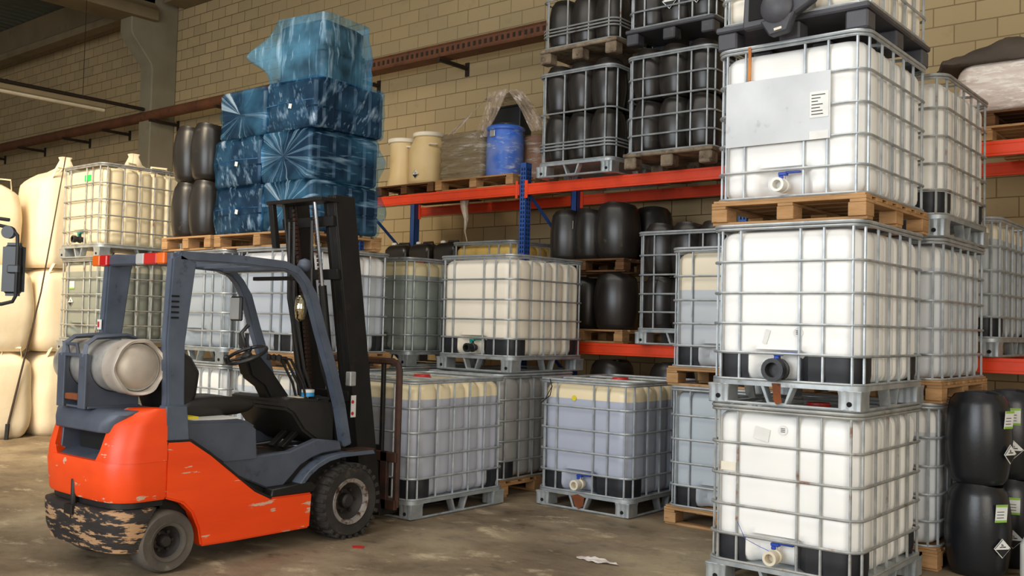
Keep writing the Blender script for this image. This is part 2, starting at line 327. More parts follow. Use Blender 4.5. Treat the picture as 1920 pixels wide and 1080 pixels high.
bk = MB(); bk.box(-.03, .03, -.62, 0, -.03, .0); bk.box(-.035, .035, -.02, 0, -.14, .06); bk.box(-.02, .02, -.62, 0, -.05, -.03)
bme = bk.mesh('bracket')
for x in (-24.6, -22.54, -20.48, -18.84, -17.06, -14.9, -11.39, -9.52, -7.6): ob('bracket', bme, 'bracket', pr, (x + 16, .45, -.1))
# thin pipe running out from the wall, tube lamp
m = MB((-17.4, 9.9, 5.6)); m.tube([(-17.4, -1, 5.62), (-17.4, 9.9, 5.58)], .035, 8)
p_ = thing('sprinkler_pipe', 'thin dark pipe running from the wall pipe toward the front, high up on the left', 'pipe', (-17.4, 9.9, 5.6))
ob('pipe_run', m.mesh('pipe_run'), 'bracket', p_)
for y in (7.0, 7.35): 
    m = MB((-17.4, 9.9, 5.6)); m.box(-17.42, -17.38, y - .02, y + .02, 5.45 if y > 7.2 else 5.62, 5.63 if y > 7.2 else 5.85); ob('pipe_clip', m.mesh('pipe_clip'), 'bracket', p_)
for (x, y0, y1, z, lb) in ((-16.9, 6.0, 8.85, 5.3, 'long tube lamp with white cover, hanging at upper left of the hall'), (-17.8, 4.9, 7.05, 5.62, 'short visible end of a tube lamp at the left photo edge above the long one')):
    l_ = thing('tube_lamp', lb, 'lamp', (x, y0, z)); w = y1 - y0
    ob('lamp_housing', MB().box(-.09, .09, 0, w, .03, .12).mesh('housing', .01), 'concrete', l_)
    ob('lamp_cover', MB().box(-.07, .07, 0, w, -.03, .03).mesh('cover', .02), 'tube_light', l_)
    for yy in (.4, w - .4): ob('hanger', MB().tube([(0, yy, .1), (0, yy, 8.2 - z)], .006, 5).mesh('hanger'), 'bracket', l_)

# ------------------------------------------------------------------ pallet rack
RY = 8.75; RB = 9.85
def upright(x, front_w=.085, label='front'):
    m = MB(); m.box(-front_w, 0, 0, .006, 0, 4.6 if False else 3.5); m.box(-.006, 0, 0, .1, 0, 3.5); m.box(-front_w, -front_w + .006, 0, .1, 0, 3.5)
    return m
bay_x = (-9.82, -7.02, -4.27, -1.0)
names = ('left', 'middle-left, its perforated post visible between the shelves', 'behind the tall white tank tower', 'rightmost, out past the right towers')
front_me = upright(0).mesh('post')
hm = MB()
for k in range(68):
    z = .06 + k * .05
    for x in (-.065, -.03): hm.prism([(x - .003, z), (x + .017, z), (x + .012, z + .032), (x + .002, z + .032)], 'y', -.0035, -.001)
hole_me = hm.mesh('slots'); hm = MB()
for k in range(68):
    z = .06 + k * .05
    for y in (.02, .06): hm.prism([(y, z), (y + .022, z), (y + .016, z + .032), (y + .006, z + .032)], 'x', -.001, .0015)
hole_side = hm.mesh('side_slots')
for i, x in enumerate(bay_x):
    f_ = thing('rack_frame', 'blue perforated steel rack frame, ' + ('%s' % names[i]), 'rack frame', (x, RY, 0), 0, None)
    ob('post', front_me, 'blue_rack', f_); pf = ob('post_face', MB().box(-.084, -.001, -.001, 0, .0, 3.5).mesh('pf'), 'blue_rack', f_); ob('slots', hole_me, 'hole', pf); ob('side_slots', hole_side, 'hole', pf)
    ob('post', front_me, 'blue_rack', f_, (0, 1.0, 0))
    z = .2; s = 1
    while z < 3.2:
        a, b = (.05, z), (1.05, z + .75)
        if s < 0: a, b = (1.05, z), (.05, z + .75)
        ob('brace', MB().tube([(-.04, a[0], a[1]), (-.04, b[0], b[1])], .02, 6).mesh('brace'), 'blue_rack', f_); z += .75; s = -s
def beam(x0, x1, y, z, label):
    t_ = thing('rack_beam', label, 'rack beam', (x0, y, z)); L = x1 - x0
    m = MB(); m.prism([(0, -.125), (0, 0), (.035, 0), (.035, -.02), (.05, -.02), (.05, -.125)], 'x', .0, L)
    m.box(.05, L - .05, -.004, 0, -.03, -.02); m.box(.05, L - .05, -.004, 0, -.105, -.095)
    ob('beam_profile', m.mesh('beam', .002), 'orange_rack', t_)
    for xx in (0, L - .012): ob('end_plate', MB().box(xx - .0, xx + .045 * (1 if xx == 0 else -1) + (0 if xx == 0 else .012), -.012, 0, -.165, .04).mesh('end_plate', .003), 'orange_rack', t_)
bn = ('left bay beside the blue post', 'middle bay under the caged black drums', 'right bay at the right photo edge')
for i in range(3):
    x0, x1 = bay_x[i] + .002, bay_x[i + 1] - .087
    for z, zn in ((3.25, 'upper'), (1.46, 'lower')):
        if i == 0 and z < 2: pass
        beam(x0, x1, RY - .02, z, 'orange-red %s front rack beam, %s' % (zn, bn[i]))
        beam(x0, x1, RB - .02, z, 'shadowed orange-red %s rear rack beam, %s' % (zn, bn[i]))

# ------------------------------------------------------------------ pallets
def wood_pallet_parts(parent, w, d, mat='wood', z0=0, h=.144, nb=(3, 3), key=None):
    key = (round(w, 2), round(d, 2), round(h, 3), nb)
    if key not in WP:
        m = MB(); nB = 6
        bw = w / nB * .86; st = (d - .1) / 1
        nb_ = 7; 
        for i in range(nb_):
            c_ = -d / 2 + .05 + i * (d - .1) / (nb_ - 1); m.box(-w / 2, w / 2, c_ - .05, c_ + .05, h - .02, h)
        for i in range(3):
            c_ = -w / 2 + .05 + i * (w - .1) / 2; m.box(c_ - .05, c_ + .05, -d / 2, d / 2, h - .04, h - .021)
        deck = m.mesh('deck', .002)
        blk = MB().box(-.055, .055, -.07, .07, .02, h - .041).mesh('block', .003)
        bb = MB().box(-w / 2, w / 2, -.05, .05, 0, .019).mesh('bottom_board', .002)
        WP[key] = (deck, blk, bb)
    deck, blk, bb = WP[key]
    ob('deck', deck, mat, parent, (0, 0, z0))
    for i in range(3):
        y = -d / 2 + .07 + i * (d - .14) / 2
        for j in range(3): ob('block', blk, mat, parent, (-w / 2 + .055 + j * (w - .11) / 2, y, z0))
        ob('bottom_board', bb, mat, parent, (0, y, z0))
WP = {}
def wood_pallet(label, x, y, z, w=1.2, d=1.0, mat='wood', rz=0, group=None):
    t_ = thing('wooden_pallet', label, 'pallet', (x, y, z), rz, group); wood_pallet_parts(t_, w, d, mat); return t_

# ------------------------------------------------------------------ intermediate bulk containers
HX, HY = .5, .6
def sect(hx, hy, amp=1.0, r=.1):
    """bottle outline: flat front, five-lobed long sides; returns points with tags"""
    P = []; nf = 22; ns = 40
    for i in range(nf): P.append((-hx + r + (2 * hx - 2 * r) * i / nf, -hy))
    P += [(hx - r + r * math.sin(a), -hy + r - r * math.cos(a)) for a in [PI / 2 * i / 6 for i in range(6)]]
    for i in range(ns):
        u = i / ns; lob = abs(math.sin(PI * (u * 5))) ** .45; P.append((hx - .036 * amp * (1 - lob), -hy + r + (2 * hy - 2 * r) * u))
    P += [(hx - r + r * math.cos(a), hy - r + r * math.sin(a)) for a in [PI / 2 * i / 6 for i in range(6)]]
    for i in range(nf): P.append((hx - r - (2 * hx - 2 * r) * i / nf, hy))
    P += [(-hx + r - r * math.sin(a), hy - r + r * math.cos(a)) for a in [PI / 2 * i / 6 for i in range(6)]]
    for i in range(ns):
        u = i / ns; lob = abs(math.sin(PI * (u * 5))) ** .45; P.append((-hx + .036 * amp * (1 - lob), hy - r - (2 * hy - 2 * r) * u))
    P += [(-hx + r - r * math.cos(a), -hy + r - r * math.sin(a)) for a in [PI / 2 * i / 6 for i in range(6)]]
    return P
Z0, Z1 = .165, 1.115
RZ = (.335, .52, .715, .915)
def bottle_ring(z):
    ins = 0
    if z < Z0 + .07: t_ = 1 - (z - Z0) / .07; ins = .07 * (1 - math.sqrt(max(0, 1 - t_ * t_)))
    if z > Z1 - .08: t_ = 1 - (Z1 - z) / .08; ins = .08 * (1 - math.sqrt(max(0, 1 - t_ * t_)))
    for q in RZ: ins += .006 * math.exp(-((z - q) / .012) ** 2)
    hx, hy = HX - .026 - ins, HY - .026 - ins
    amp = 1.0 if z > .3 else .8
    out = []
    for (x, y) in sect(hx, hy, amp, max(.03, .115 - ins * .6)):
        if y < -hy + .02 and z < .36:   # valve recess
            a = max(0, 1 - ((x + .03) / .17) ** 2); b = max(0, 1 - ((z - .17) / .19) ** 2); y += .07 * min(1, 2.0 * math.sqrt(a * b)) if a * b > 0 else 0
        out.append((x, y, z))
    return out
zs = [Z0, Z0 + .006, Z0 + .02, Z0 + .045, Z0 + .07, .26, .29, .31, .325, .335, .345, .36, .40, .45, .50, .512, .52, .528, .55, .62, .69, .707, .715, .723, .75, .83, .89, .907, .915, .923, .95, 1.0, Z1 - .08, Z1 - .055, Z1 - .03, Z1 - .012, Z1 - .003, Z1]
m = MB(); rings = [bottle_ring(z) for z in zs]
cxm = [(x * .5, y * .5, Z1 + .012) for x, y, z in rings[-1]]; rings.append(cxm); rings.append([(x * .1, y * .1, Z1 + .018) for x, y, z in rings[-1]])
m.loft(rings); BOTTLE = m.mesh('bottle', angle=50)
m = MB(); m.lathe([(.085, Z1 + .005), (.085, Z1 + .03), (.075, Z1 + .035), (.075, Z1 + .05), (.03, Z1 + .052)], 20); CAP = m.mesh('cap')
# cage
vx = (-.42, -.29, .11, .26, .44); vy = (-.52, -.30, -.09, .11, .31, .51)
m = MB(); rt = .0095
for z in RZ + (.165,): m.tube([(x, y, z) for x, y in rrect(HX - .002, HY - .002, .1)], rt, 6, True)
def vbar(x, y):
    pts = []; rr = []
    for i, z in enumerate((.16,) + RZ + (1.13,)):
        if 0 < i < 5:
            pts += [(x, y, z - .03), (x, y, z), (x, y, z + .03)]; rr += [.0095, .0075, .0095]
        else: pts.append((x, y, z)); rr.append(.0095)
    m.tube(pts, rr, 6)
for x in vx: vbar(x, -HY + .012); 
for x in (-.4, -.13, .13, .4): vbar(x, HY - .012)
for y in vy:
    vbar(HX - .012, y); vbar(-HX + .012, -y)
CAGE = m.mesh('cage')
m = MB()
for z in (.30, .335, .37, .70, .165): m.tube([(x, y, z) for x, y in rrect(HX - .002, HY - .002, .1)], rt, 6, True)
for x in (-.4, -.14, .14, .4): m.tube([(x, -HY + .012, .16), (x, -HY + .012, 1.13)], rt, 6); m.tube([(x, HY - .012, .16), (x, HY - .012, 1.13)], rt, 6)
for y in (-.5, -.2, .15, .5): m.tube([(HX - .012, y, .16), (HX - .012, y, 1.13)], rt, 6); m.tube([(-HX + .012, y, .16), (-HX + .012, y, 1.13)], rt, 6)
CAGE2 = m.mesh('cage')
m = MB(); m.tube([(x, y, 1.148) for x, y in rrect(HX, HY, .1)], .0125, 8, True); m.tube([(x, y, 1.125) for x, y in rrect(HX, HY, .1)], .009, 6, True); TOPR = m.mesh('top_rail')
# cross rails over the top
m = MB()
for y in (-.22, .22): m.tube([(-HX, y, 1.14), (-.4, y, 1.147), (.4, y, 1.147), (HX, y, 1.14)], .011, 6)
CROSS = m.mesh('cross_bar')
# black protective panels
def panel(i0, i1, z0=.168, z1=.325):
    n = len(sect(.4, .5)); m = MB(); rs = []; r27 = bottle_ring(.30)
    for z in (z0, z0 + .02, z0 + .05, .27, z1):
        r = bottle_ring(z); row = []
        for k in range(i0, i1 + 1):
            x, y, _ = r27[k % n]; g = .985 if z < .19 else 1.0; row.append((x * 1.012 * g, y * 1.01 * g, z))
        rs.append(row)
    inner = [[(x * .985, y * .985, z) for x, y, z in r] for r in rs]
    m.loft(rs, False, False, False)
    m.loft([rs[-1], inner[-1]], False, False, False); m.loft([rs[0], inner[0]], False, False, False)
    return m.mesh('protective_panel')
NS = len(sect(.4, .5))
PANELS = [panel(NS - 8, NS + 4), panel(13, 22 + 6 + 4), panel(22 + 6 + 36, 22 + 6 + 40 + 6 + 3)]
# steel pallet
m = MB(); P_ = rrect(HX + .002, HY + .002, .09)
m.loft([[(x, y, z) for x, y in P_] for z in (.128, .158)], True, False, False)
P2 = rrect(HX - .03, HY - .03, .09); m.loft([[(x, y, .158) for x, y in P_], [(x, y, .166) for x, y in P2]], True, False, True)
m.loft([[(x, y, .128) for x, y in P_], [(x, y, .13) for x, y in P2]], True, False, True)
PDECK = m.mesh('deck_frame')
def foot_mesh():
    m = MB(); pr_ = []
    for i in range(7): x = -.07 + .14 * i / 6; pr_.append((x, -.07 - (.006 if i % 2 else 0)))
    pr_ += [(.07, .07), (-.07, .07)]
    m.loft([[(x, y, .008) for x, y in pr_], [(x, y, .1) for x, y in pr_], [(x * 1.08, y * 1.08, .13) for x, y in pr_]]); return m.mesh('foot', .004)
FOOT = foot_mesh()
m = MB(); m.lathe([(.016, -.078), (.016, -.06)], 10, (0, 0, .05), 'y'); FHOLE = m.mesh('hole')
m = MB(); m.prism([(-.11, .13), (-.085, .13), (-.05, .03), (.05, .03), (.085, .13), (.11, .13), (.06, .008), (-.06, .008)], 'x', -.035, .035); VLEG = m.mesh('mid_leg', .003)
m = MB(); m.tube([(x, y, .014) for x, y in rrect(HX - .01, HY - .01, .06)], .011, 6, True); SKID = m.mesh('skid_rail')
PBLK = MB().box(-.07, .07, -.07, .07, 0, .12).mesh('pallet_block', .012)
PPL = MB().box(-HX - .01, HX + .01, -HY - .01, HY + .01, .12, .16).mesh('plastic_deck', .01)
# valve
def valve_mesh(big):
    m = MB(); r = .058 if big else .036
    y0 = -.53
    m.lathe([(r * .9, y0), (r * .9, y0 - .03), (r * 1.25, y0 - .035), (r * 1.25, y0 - .055), (r, y0 - .06), (r, y0 - .1), (r * 1.25, y0 - .102), (r * 1.25, y0 - .14), (r * .8, y0 - .14), (r * .8, y0 - .08)], 20, (-.03, 0, .235), 'y', True, True)
    m.lathe([(.014, .235 + r * .7), (.014, .235 + r + .035)], 10, (-.03, y0 - .05, 0)); return m.mesh('valve_body')
VB = (valve_mesh(False), valve_mesh(True))
def handle_mesh(r):
    m = MB(); z = .235 + r + .028; y = -.58
    m.box(-.055, .0, y - .02, y + .02, z, z + .022); m.box(-.01, .09, y - .013, y + .013, z + .012, z + .026); m.box(-.05, -.02, y - .022, y + .022, z - .02, z); return m.mesh('valve_handle', .004)
VH = (handle_mesh(.036), handle_mesh(.058))
def plate(w, h, t_=.003): return MB().box(-w / 2, w / 2, -t_, 0, -h / 2, h / 2).mesh('plate')

def ibc(label, x1, y0, z, mat, pal='steel', band=True, valve=('cream_pl', 'blue_handle', 0), cagemat='galv', rz=0, group=None, woodmat='wood', top=None, capmat='red_pl', bottle=True, upper=True, cage=None):
    t_ = thing('intermediate_bulk_container' if bottle else 'cage_pallet', label, 'liquid container' if bottle else 'cage', (x1 - HX, y0 + HY, z), rz, group)
    if bottle:
        b = ob('bottle', BOTTLE, mat, t_); ob('cap', CAP, capmat, b)
        if band:
            for p in PANELS: ob('protective_panel', p, 'band', t_)
        if valve:
            v = ob('valve', VB[valve[2]], valve[0], t_); ob('valve_handle', VH[valve[2]], valve[1], v, label=None)
    c_ = ob('cage', cage or CAGE, cagemat, t_); ob('top_rail', TOPR, cagemat, c_)
    if bottle and upper: ob('cross_bar', CROSS, cagemat, c_)
    if pal == 'steel':
        p = ob('pallet', PDECK, 'pallet_steel', t_)
        for x in (-HX + .07, HX - .07):
            for y in (-HY + .075, HY - .075):
                f = ob('foot', FOOT, 'pallet_steel', p, (x, y, 0))
        ob('hole', FHOLE, 'hole', p, (HX - .07, -HY + .075, 0)); ob('hole', FHOLE, 'hole', p, (-HX + .07, -HY + .075, 0))
        for x in (-HX + .04, HX - .04): ob('mid_leg', VLEG, 'pallet_steel', p, (x, 0, 0))
        ob('mid_leg', VLEG, 'pallet_steel', p, (-.03, -HY + .04, 0), (0, 0, PI / 2)); ob('skid_rail', SKID, 'pallet_steel', p)
    elif pal == 'wood':
        e = ob('pallet', MB().box(-HX, HX, -HY, HY, .146, .16).mesh('pallet_top'), woodmat, t_); wood_pallet_parts(e, 1.02, 1.22, woodmat)
    else:
        p = ob('pallet', PPL, 'blackpallet' if pal == 'plastic' else 'wood_grey', t_)
        for x in (-HX + .07, 0, HX - .07):
            for y in (-HY + .07, 0, HY - .07): ob('block', PBLK, 'blackpallet' if pal == 'plastic' else 'wood_grey', p, (x, y, 0))
    return t_
def stick(parent, name, w, h, x, z, mat='paper', face='front', y=None, rx=0, label=None):
    """a flat plate on the front (-Y) or right (+X) face"""
    me = plate(w, h)
    if face == 'front': return ob(name, me, mat, parent, (x, (y if y is not None else -HY + .022), z), (0, rx, 0), label)
    return ob(name, me, mat, parent, ((y if y is not None else HX - .022), x, z), (rx, 0, PI / 2), label)
def printed(parent, w, h, x, z, face='front', y=None, rows=4, strip=None):
    s = stick(parent, 'label_sticker', w, h, x, z, 'paper', face, y)
    m = MB()
    rng = random.Random(int(abs(x * 1000 + z * 77)))
    for i in range(rows):
        zz = h / 2 - (i + 1) * h / (rows + 1); m.box(-w * .4, -w * .4 + w * rng.uniform(.3, .8), -.0045, -.003, zz - h * .016, zz + h * .016)
    ob('print', m.mesh('print'), 'ink', s)
    if strip:
        m = MB(); m.box(-w / 2, w / 2, -.0045, -.003, -h / 2, -h / 2 + h * .18); ob('print_strip', m.mesh('strip'), strip, s)
    return s
def diamond_meshes(s):
    a = MB().prism([(0, -s), (s, 0), (0, s), (-s, 0)], 'y', -.003, 0).mesh('diamond')
    b = MB(); b.prism([(0, -s * .88), (s * .8, -s * .1), (-s * .8, -s * .1)], 'y', -.005, -.003)
    b.box(-s * .32, s * .0, -.005, -.003, s * .1, s * .18); b.box(s * .05, s * .4, -.005, -.003, s * .1, s * .2); b.box(-s * .1, -s * .04, -.005, -.003, s * .22, s * .5); b.box(s * .04, s * .1, -.005, -.003, s * .24, s * .42)
    for q in (0, 1):
        k = 1 if q else -1; b.prism([(0, k * s * .93), (k * -s * .93, 0), (k * -s * .86, 0), (0, k * s * .86)], 'y', -.005, -.003)
    return a, b.mesh('diamond_print')
DIA = diamond_meshes(.05)
def diamond(parent, loc, rz=0, sc=1):
    d = ob('hazard_diamond', DIA[0], 'paper', parent, loc, (0, 0, rz)); d.scale = (sc, 1, sc); ob('hazard_print', DIA[1], 'ink', d)

white = bottle_mat('white tank plastic', 'f1f0ec', stain='d9c7a4', stain_at=.68)
white_b = bottle_mat('yellowed tank plastic', 'e9e0cd', stain='b3926a', stain_at=.62)
cream = bottle_mat('cream tank plastic', 'f3ead9', stain='c9a878', stain_at=.68)
milky = bottle_mat('milky tank plastic', 'e9e8e4', 'd6d9dc', .95, 'b89a6a', .68)
# T1, the tall tower at right
a1 = ibc('lowest white tank of the tall front tower at right, blue valve handle, rusty rail', -2.08, 5.80, 0, white, 'steel', True, ('cream_pl', 'blue_handle', 0), 'galv_rust')
stick(a1, 'torn_sticker', .10, .08, -.13, .985, 'paper', rx=.2); s_ = ob('round_sticker', MB().lathe([(.03, -.003), (.03, 0)], 18, (0, 0, 0), 'y').mesh('round'), 'paper', a1, (.01, -HY + .022, 1.02))
stick(a1, 'faded_sticker', .11, .055, -.36, .76, 'lid_cream')
m = MB(); [m.box(-.014, .014, -.0045, -.003, z - .002, z + .002) for z in (-.01, 0, .01)]; ob('print', m.mesh('print'), 'ink', s_)
m = MB(); m.tube([(-.28, -HY, .42), (-.22, -HY - .01, .32), (-.12, -HY - .02, .29), (-.06, -HY - .01, .27)], .002, 5); ob('blue_wire', m.mesh('wire'), 'blue_handle', a1)
a2 = ibc('second white tank of the tall tower, open black outlet with rust below', -2.08, 5.80, 1.16, white, 'steel', True, ('black_pl', 'blue_handle', 1))
ob('rust_stain', MB().prism([(-.06, .15), (-.0, .15), (.0, .09), (.01, .03), (-.03, .02), (-.05, .05), (-.05, .10)], 'y', -HY - .004, -HY - .002).mesh('rust'), 'rust', a2)
stick(a2, 'torn_sticker', .03, .09, -.11, .44, 'paper', rx=.3); s_ = ob('round_sticker', MB().lathe([(.03, -.003), (.03, 0)], 18, (0, 0, 0), 'y').mesh('round'), 'paper', a2, (.1, -HY + .022, .47))
m = MB(); [m.box(-.014, .014, -.0045, -.003, z - .002, z + .002) for z in (-.01, 0, .01)]; ob('print', m.mesh('print'), 'ink', s_)
a3 = ibc('white tank high in the tall tower, on wood, large grey plate across its front', -2.08, 5.83, 2.32, white, 'wood', False, ('white', 'blue_handle', 0))
lp = stick(a3, 'label_plate', .70, .42, -.065, .715, 'plate_grey', y=-HY - .01)
stick(a3, 'label_sticker', .12, .05, .215, .53, 'paper', y=-HY - .0135); printed(a3, .12, .16, .215, .72, y=-HY - .0135, rows=7)
ob('rusty_strap', MB().box(-.265, -.245, -HY - .013, -HY - .003, .93, 1.15).mesh('strap'), 'strap', a3)
a4 = ibc('white tank topping the tall tower on a black plastic pallet', -2.08, 5.84, 3.48, cream, 'plastic', False, None)
# black plastic fitting lying against the top pallet
ft = thing('plastic_housing', 'black dusty plastic housing with round dome propped on the top pallet edge', 'plastic part', (-2.6, 5.74, 3.66), 0, None, 0, -.14)
m = MB(); m.prism([(-.25, -.07), (-.05, -.09), (.06, -.09), (.24, -.02), (.27, .2), (-.2, .2)], 'y', -.03, .04); ob('shell', m.mesh('shell', .012), 'blackpallet', ft)
m = MB(); m.prism([(-.2, -.03), (-.08, -.045), (-.03, .06), (-.05, .16), (-.17, .16)], 'y', -.036, -.03); ob('recess', m.mesh('recess', .003), 'hole', ft)
m = MB(); m.lathe([(.105, -.03), (.105, -.05), (.095, -.062), (.05, -.085), (.012, -.092)], 28, (0, 0, 0), 'y'); ob('dome', m.mesh('dome'), 'blackpallet', ft)
m = MB(); m.prism([(-.12, -.06), (-.07, -.17), (.05, -.17), (.11, -.06)], 'y', -.05, .02); ob('tongue', m.mesh('tongue', .01), 'blackpallet', ft)
m = MB(); m.box(-.03, .02, -.056, -.05, -.15, -.135); ob('tongue_sticker', m.mesh('st'), 'cream_pl', ft)
# T2 behind
ibc('white tank on wooden pallet on the floor between tall tower and black drums', -2.04, 7.17, 0, milky, 'wood', False, None)
ibc('white tank on wooden pallet, middle of the rear right stack', -2.02, 7.17, 1.16, milky, 'wood', False, None)
ibc('rust-streaked white tank topping the rear right stack, steel pallet and black panel', -2.0, 7.15, 2.32, bottle_mat('rust streaked tank', 'ece8e0', stain='a86f3e', stain_at=.6), 'steel', True, None, 'galv_rust')
r1 = ibc('grey-filled tank on the right rack shelf at the right photo edge', -2.0, 8.68, 1.46, bottle_mat('tank with grey liquid', 'e7dcc4', 'b9bec0', .98), 'steel', True, None)
# T3
grey_mid = bottle_mat('tank with pale grey liquid', 'efe2c8', 'c6c9cc', .80)
ibc('tank of pale grey liquid on floor beside the tall tower, on a wooden pallet', -3.23, 7.25, 0, bottle_mat('tank with light blue liquid', 'f0e8d4', 'bcc4ca', 1.02), 'wood', True, None, 'galv')
t32 = ibc('tank half filled with grey liquid, upper one left of the tall tower, on wood', -3.23, 7.25, 1.16, grey_mid, 'wood', True, None)
# D3, D2, D1
d3 = ibc('tank of purplish liquid with blue valve, black strap and yellow sticker, standing alone mid-floor', -4.53, 7.15, 0, bottle_mat('tank with violet grey liquid', 'ead9b4', 'abb0be', .985), 'steel', True, ('cream_pl', 'blue_handle', 0), capmat='red_pl')
s_ = ob('yellow_sticker', MB().lathe([(.025, -.003), (.025, 0)], 16, (0, 0, 0), 'y').mesh('round'), 'yellow', d3, (-.11, -HY + .022, .99))
m = MB(); m.tube([(-.36, -HY - .012, 1.15), (-.33, -HY - .02, 1.08), (-.35, -HY - .02, 1.0), (-.45, -HY - .015, .93)], .005, 6); m.tube([(-.33, -HY - .015, 1.09), (-.4, -HY - .02, .97), (-.46, -HY - .012, .96)], .004, 6); ob('black_strap', m.mesh('strap'), 'black_pl', d3)
ob('rust_stain', MB().prism([(-.1, .13), (-.03, .15), (.04, .13), (.03, .05), (-.02, .02), (-.06, .05)], 'y', -HY - .004, -HY - .002).mesh('rust'), 'rust', d3)
ibc('brownish-grey tank on a wooden pallet half hidden between two front floor tanks', -5.95, 7.12, 0, bottle_mat('tank with brown grey liquid', 'd9ccb2', 'a3a2a0', 1.04), 'wood', True, None)
ibc('tank of lilac-grey liquid right in front of the forklift forks', -5.75, 5.76, 0, bottle_mat('tank with lilac liquid', 'ecdcb6', 'b0b2bc', .985), 'steel', True, None, capmat='red_pl')
# upper level
ibc('bright white tank with teal valve handle, upper level in the middle', -5.98, 7.30, 1.16, cream, 'steel', True, ('black_pl', 'teal', 0), 'galv')
ibc('green-grey filled tank beside the bright white one, right of the mast', -7.38, 7.28, 1.16, bottle_mat('tank with green grey liquid', 'e2d3a8', '9aa39c', .97), 'steel', False, None)
ibc('tank stored on the floor beneath the green-grey one', -7.38, 7.2, 0, white_b, 'steel', False, None)
e2 = ibc('blue-grey filled tank with white and green label seen behind the mast', -7.27, 5.72, 1.16, bottle_mat('tank with blue grey liquid', 'f0efee', 'bcc3cd', .93), 'wood', True, None)
printed(e2, .13, .12, -.28, .66, rows=3, strip='green')
e3 = ibc('blue-grey tank seen between the guard posts of the forklift', -8.42, 5.74, 1.16, bottle_mat('tank with slate liquid', 'dcd9d0', 'a9b1b8', 1.02), 'steel', False, None)
g2 = ibc('pale tank with green sticker on the floor behind the steering wheel', -7.27, 5.72, 0, bottle_mat('tank with pale liquid', 'e9e4d6', 'c9cfd6', .98), 'steel', False, None)
stick(g2, 'green_sticker', .07, .07, -.25, .575, 'green', y=-HY - .002)
ibc('white tank on the floor behind the forklift seat', -8.42, 5.74, 0, white, 'steel', False, None)
# F / G
fF = ibc('dark green-grey tank with hazard diamond, middle of the far left stack', -11.38, 5.98, 1.16, bottle_mat('tank with dark liquid', 'b6b29c', '8b8f84', 1.0, '4b4a40', .62), 'steel', False, None, 'galv_rust')
printed(fF, .12, .1, -.2, .83, rows=2, strip='lime'); diamond(fF, (-.22, -HY + .02, .62), 0, 1.3)
gG = ibc('cream tank topping the far left stack, green sticker near its top', -11.35, 5.95, 2.32, bottle_mat('cream old tank', 'e8d8b4', stain='b59a6a', stain_at=.66), 'steel', False, ('black_pl', 'teal', 0), 'galv_rust', top=1)
stick(gG, 'green_sticker', .15, .075, .12, .99, 'green')
ibc('grey tank on the floor at the bottom of the far left stack', -11.38, 5.98, 0, bottle_mat('dim tank', 'd5cfba', 'a5a79c', .9), 'steel', False, None, 'galv_rust')
# yellow one inside the rack
ibc('yellow-stained tank inside the rack under the left shelf', -7.2, 8.78, 1.46, bottle_mat('yellow stained tank', 'd9b565', stain='a06a2a', stain_at=.5), 'steel', False, None)
ibc('tank on the floor behind the black drums at the right edge', -1.15, 8.6, 0, bottle_mat('dim grey tank', 'cfcac0', 'a9aaa8', .9), 'wood', False, None)

# ------------------------------------------------------------------ black drums
def drum_meshes(r, h, bulge=.17, sq=3.0):
    m = MB(); n = 28; rings = []
    for i in range(22):
        u = i / 21; z = h * u
        k = 1 + bulge * (math.sin(PI * min(1, u * 1.04)) ** .8 if u < .965 else 0) - bulge * .55
        if u < .04: k *= .9 + .1 * math.sqrt(u / .04)
        top = max(0, (u - .9) / .1)
        ring = []
        for j in range(n):
            a = 2 * PI * j / n; c_, s_ = math.cos(a), math.sin(a); se = (abs(c_) ** sq + abs(s_) ** sq) ** (-1 / sq)
            rr = r * k * (.35 * se + .65) * (1 - .10 * top); zz = z
            if u > .9: zz -= h * .045 * top * (.5 + .5 * math.cos(2 * a))   # scooped rim
            ring.append((rr * c_, rr * s_, zz))
        rings.append(ring)
    last = rings[-1]
    rings.append([(x * .88, y * .88, z - .004) for x, y, z in last]); rings.append([(x * .78, y * .78, h * .93) for x, y, z in last]); rings.append([(x * .3, y * .3, h * .935) for x, y, z in last])
    m.loft(rings); body = m.mesh('drum', angle=40)
    m = MB(); m.lathe([(.03, h * .93), (.033, h * .97), (.033, h * .99), (.02, h * .995)], 12, (0, r * .45, 0)); cap = m.mesh('cap')
    m = MB(); m.tube([(-r * .32, -r * .5, h * .93), (-r * .32, -r * .5, h * .985), (r * .32, -r * .5, h * .985), (r * .32, -r * .5, h * .93)], .012, 6); han = m.mesh('handle')
    return body, cap, han
DR = {'cage': drum_meshes(.172, .54, .2), 'std': drum_meshes(.19, .58), 'big': drum_meshes(.225, .62, .2), 'right': drum_meshes(.195, .63, .2), 'slim': drum_meshes(.18, .60, .22)}
def drum(label, x, y, z, kind='cage', mat='drum_dusty', rz=0, capmat='black_pl', group=None, sc=1):
    d = thing('plastic_drum', label, 'drum', (x, y, z), rz, group); b, c_, h_ = DR[kind]
    ob('body', b, mat, d); ob('cap', c_, capmat, d); ob('handle', h_, mat, d)
    if sc != 1: d.scale = (sc, sc, sc)
    return d
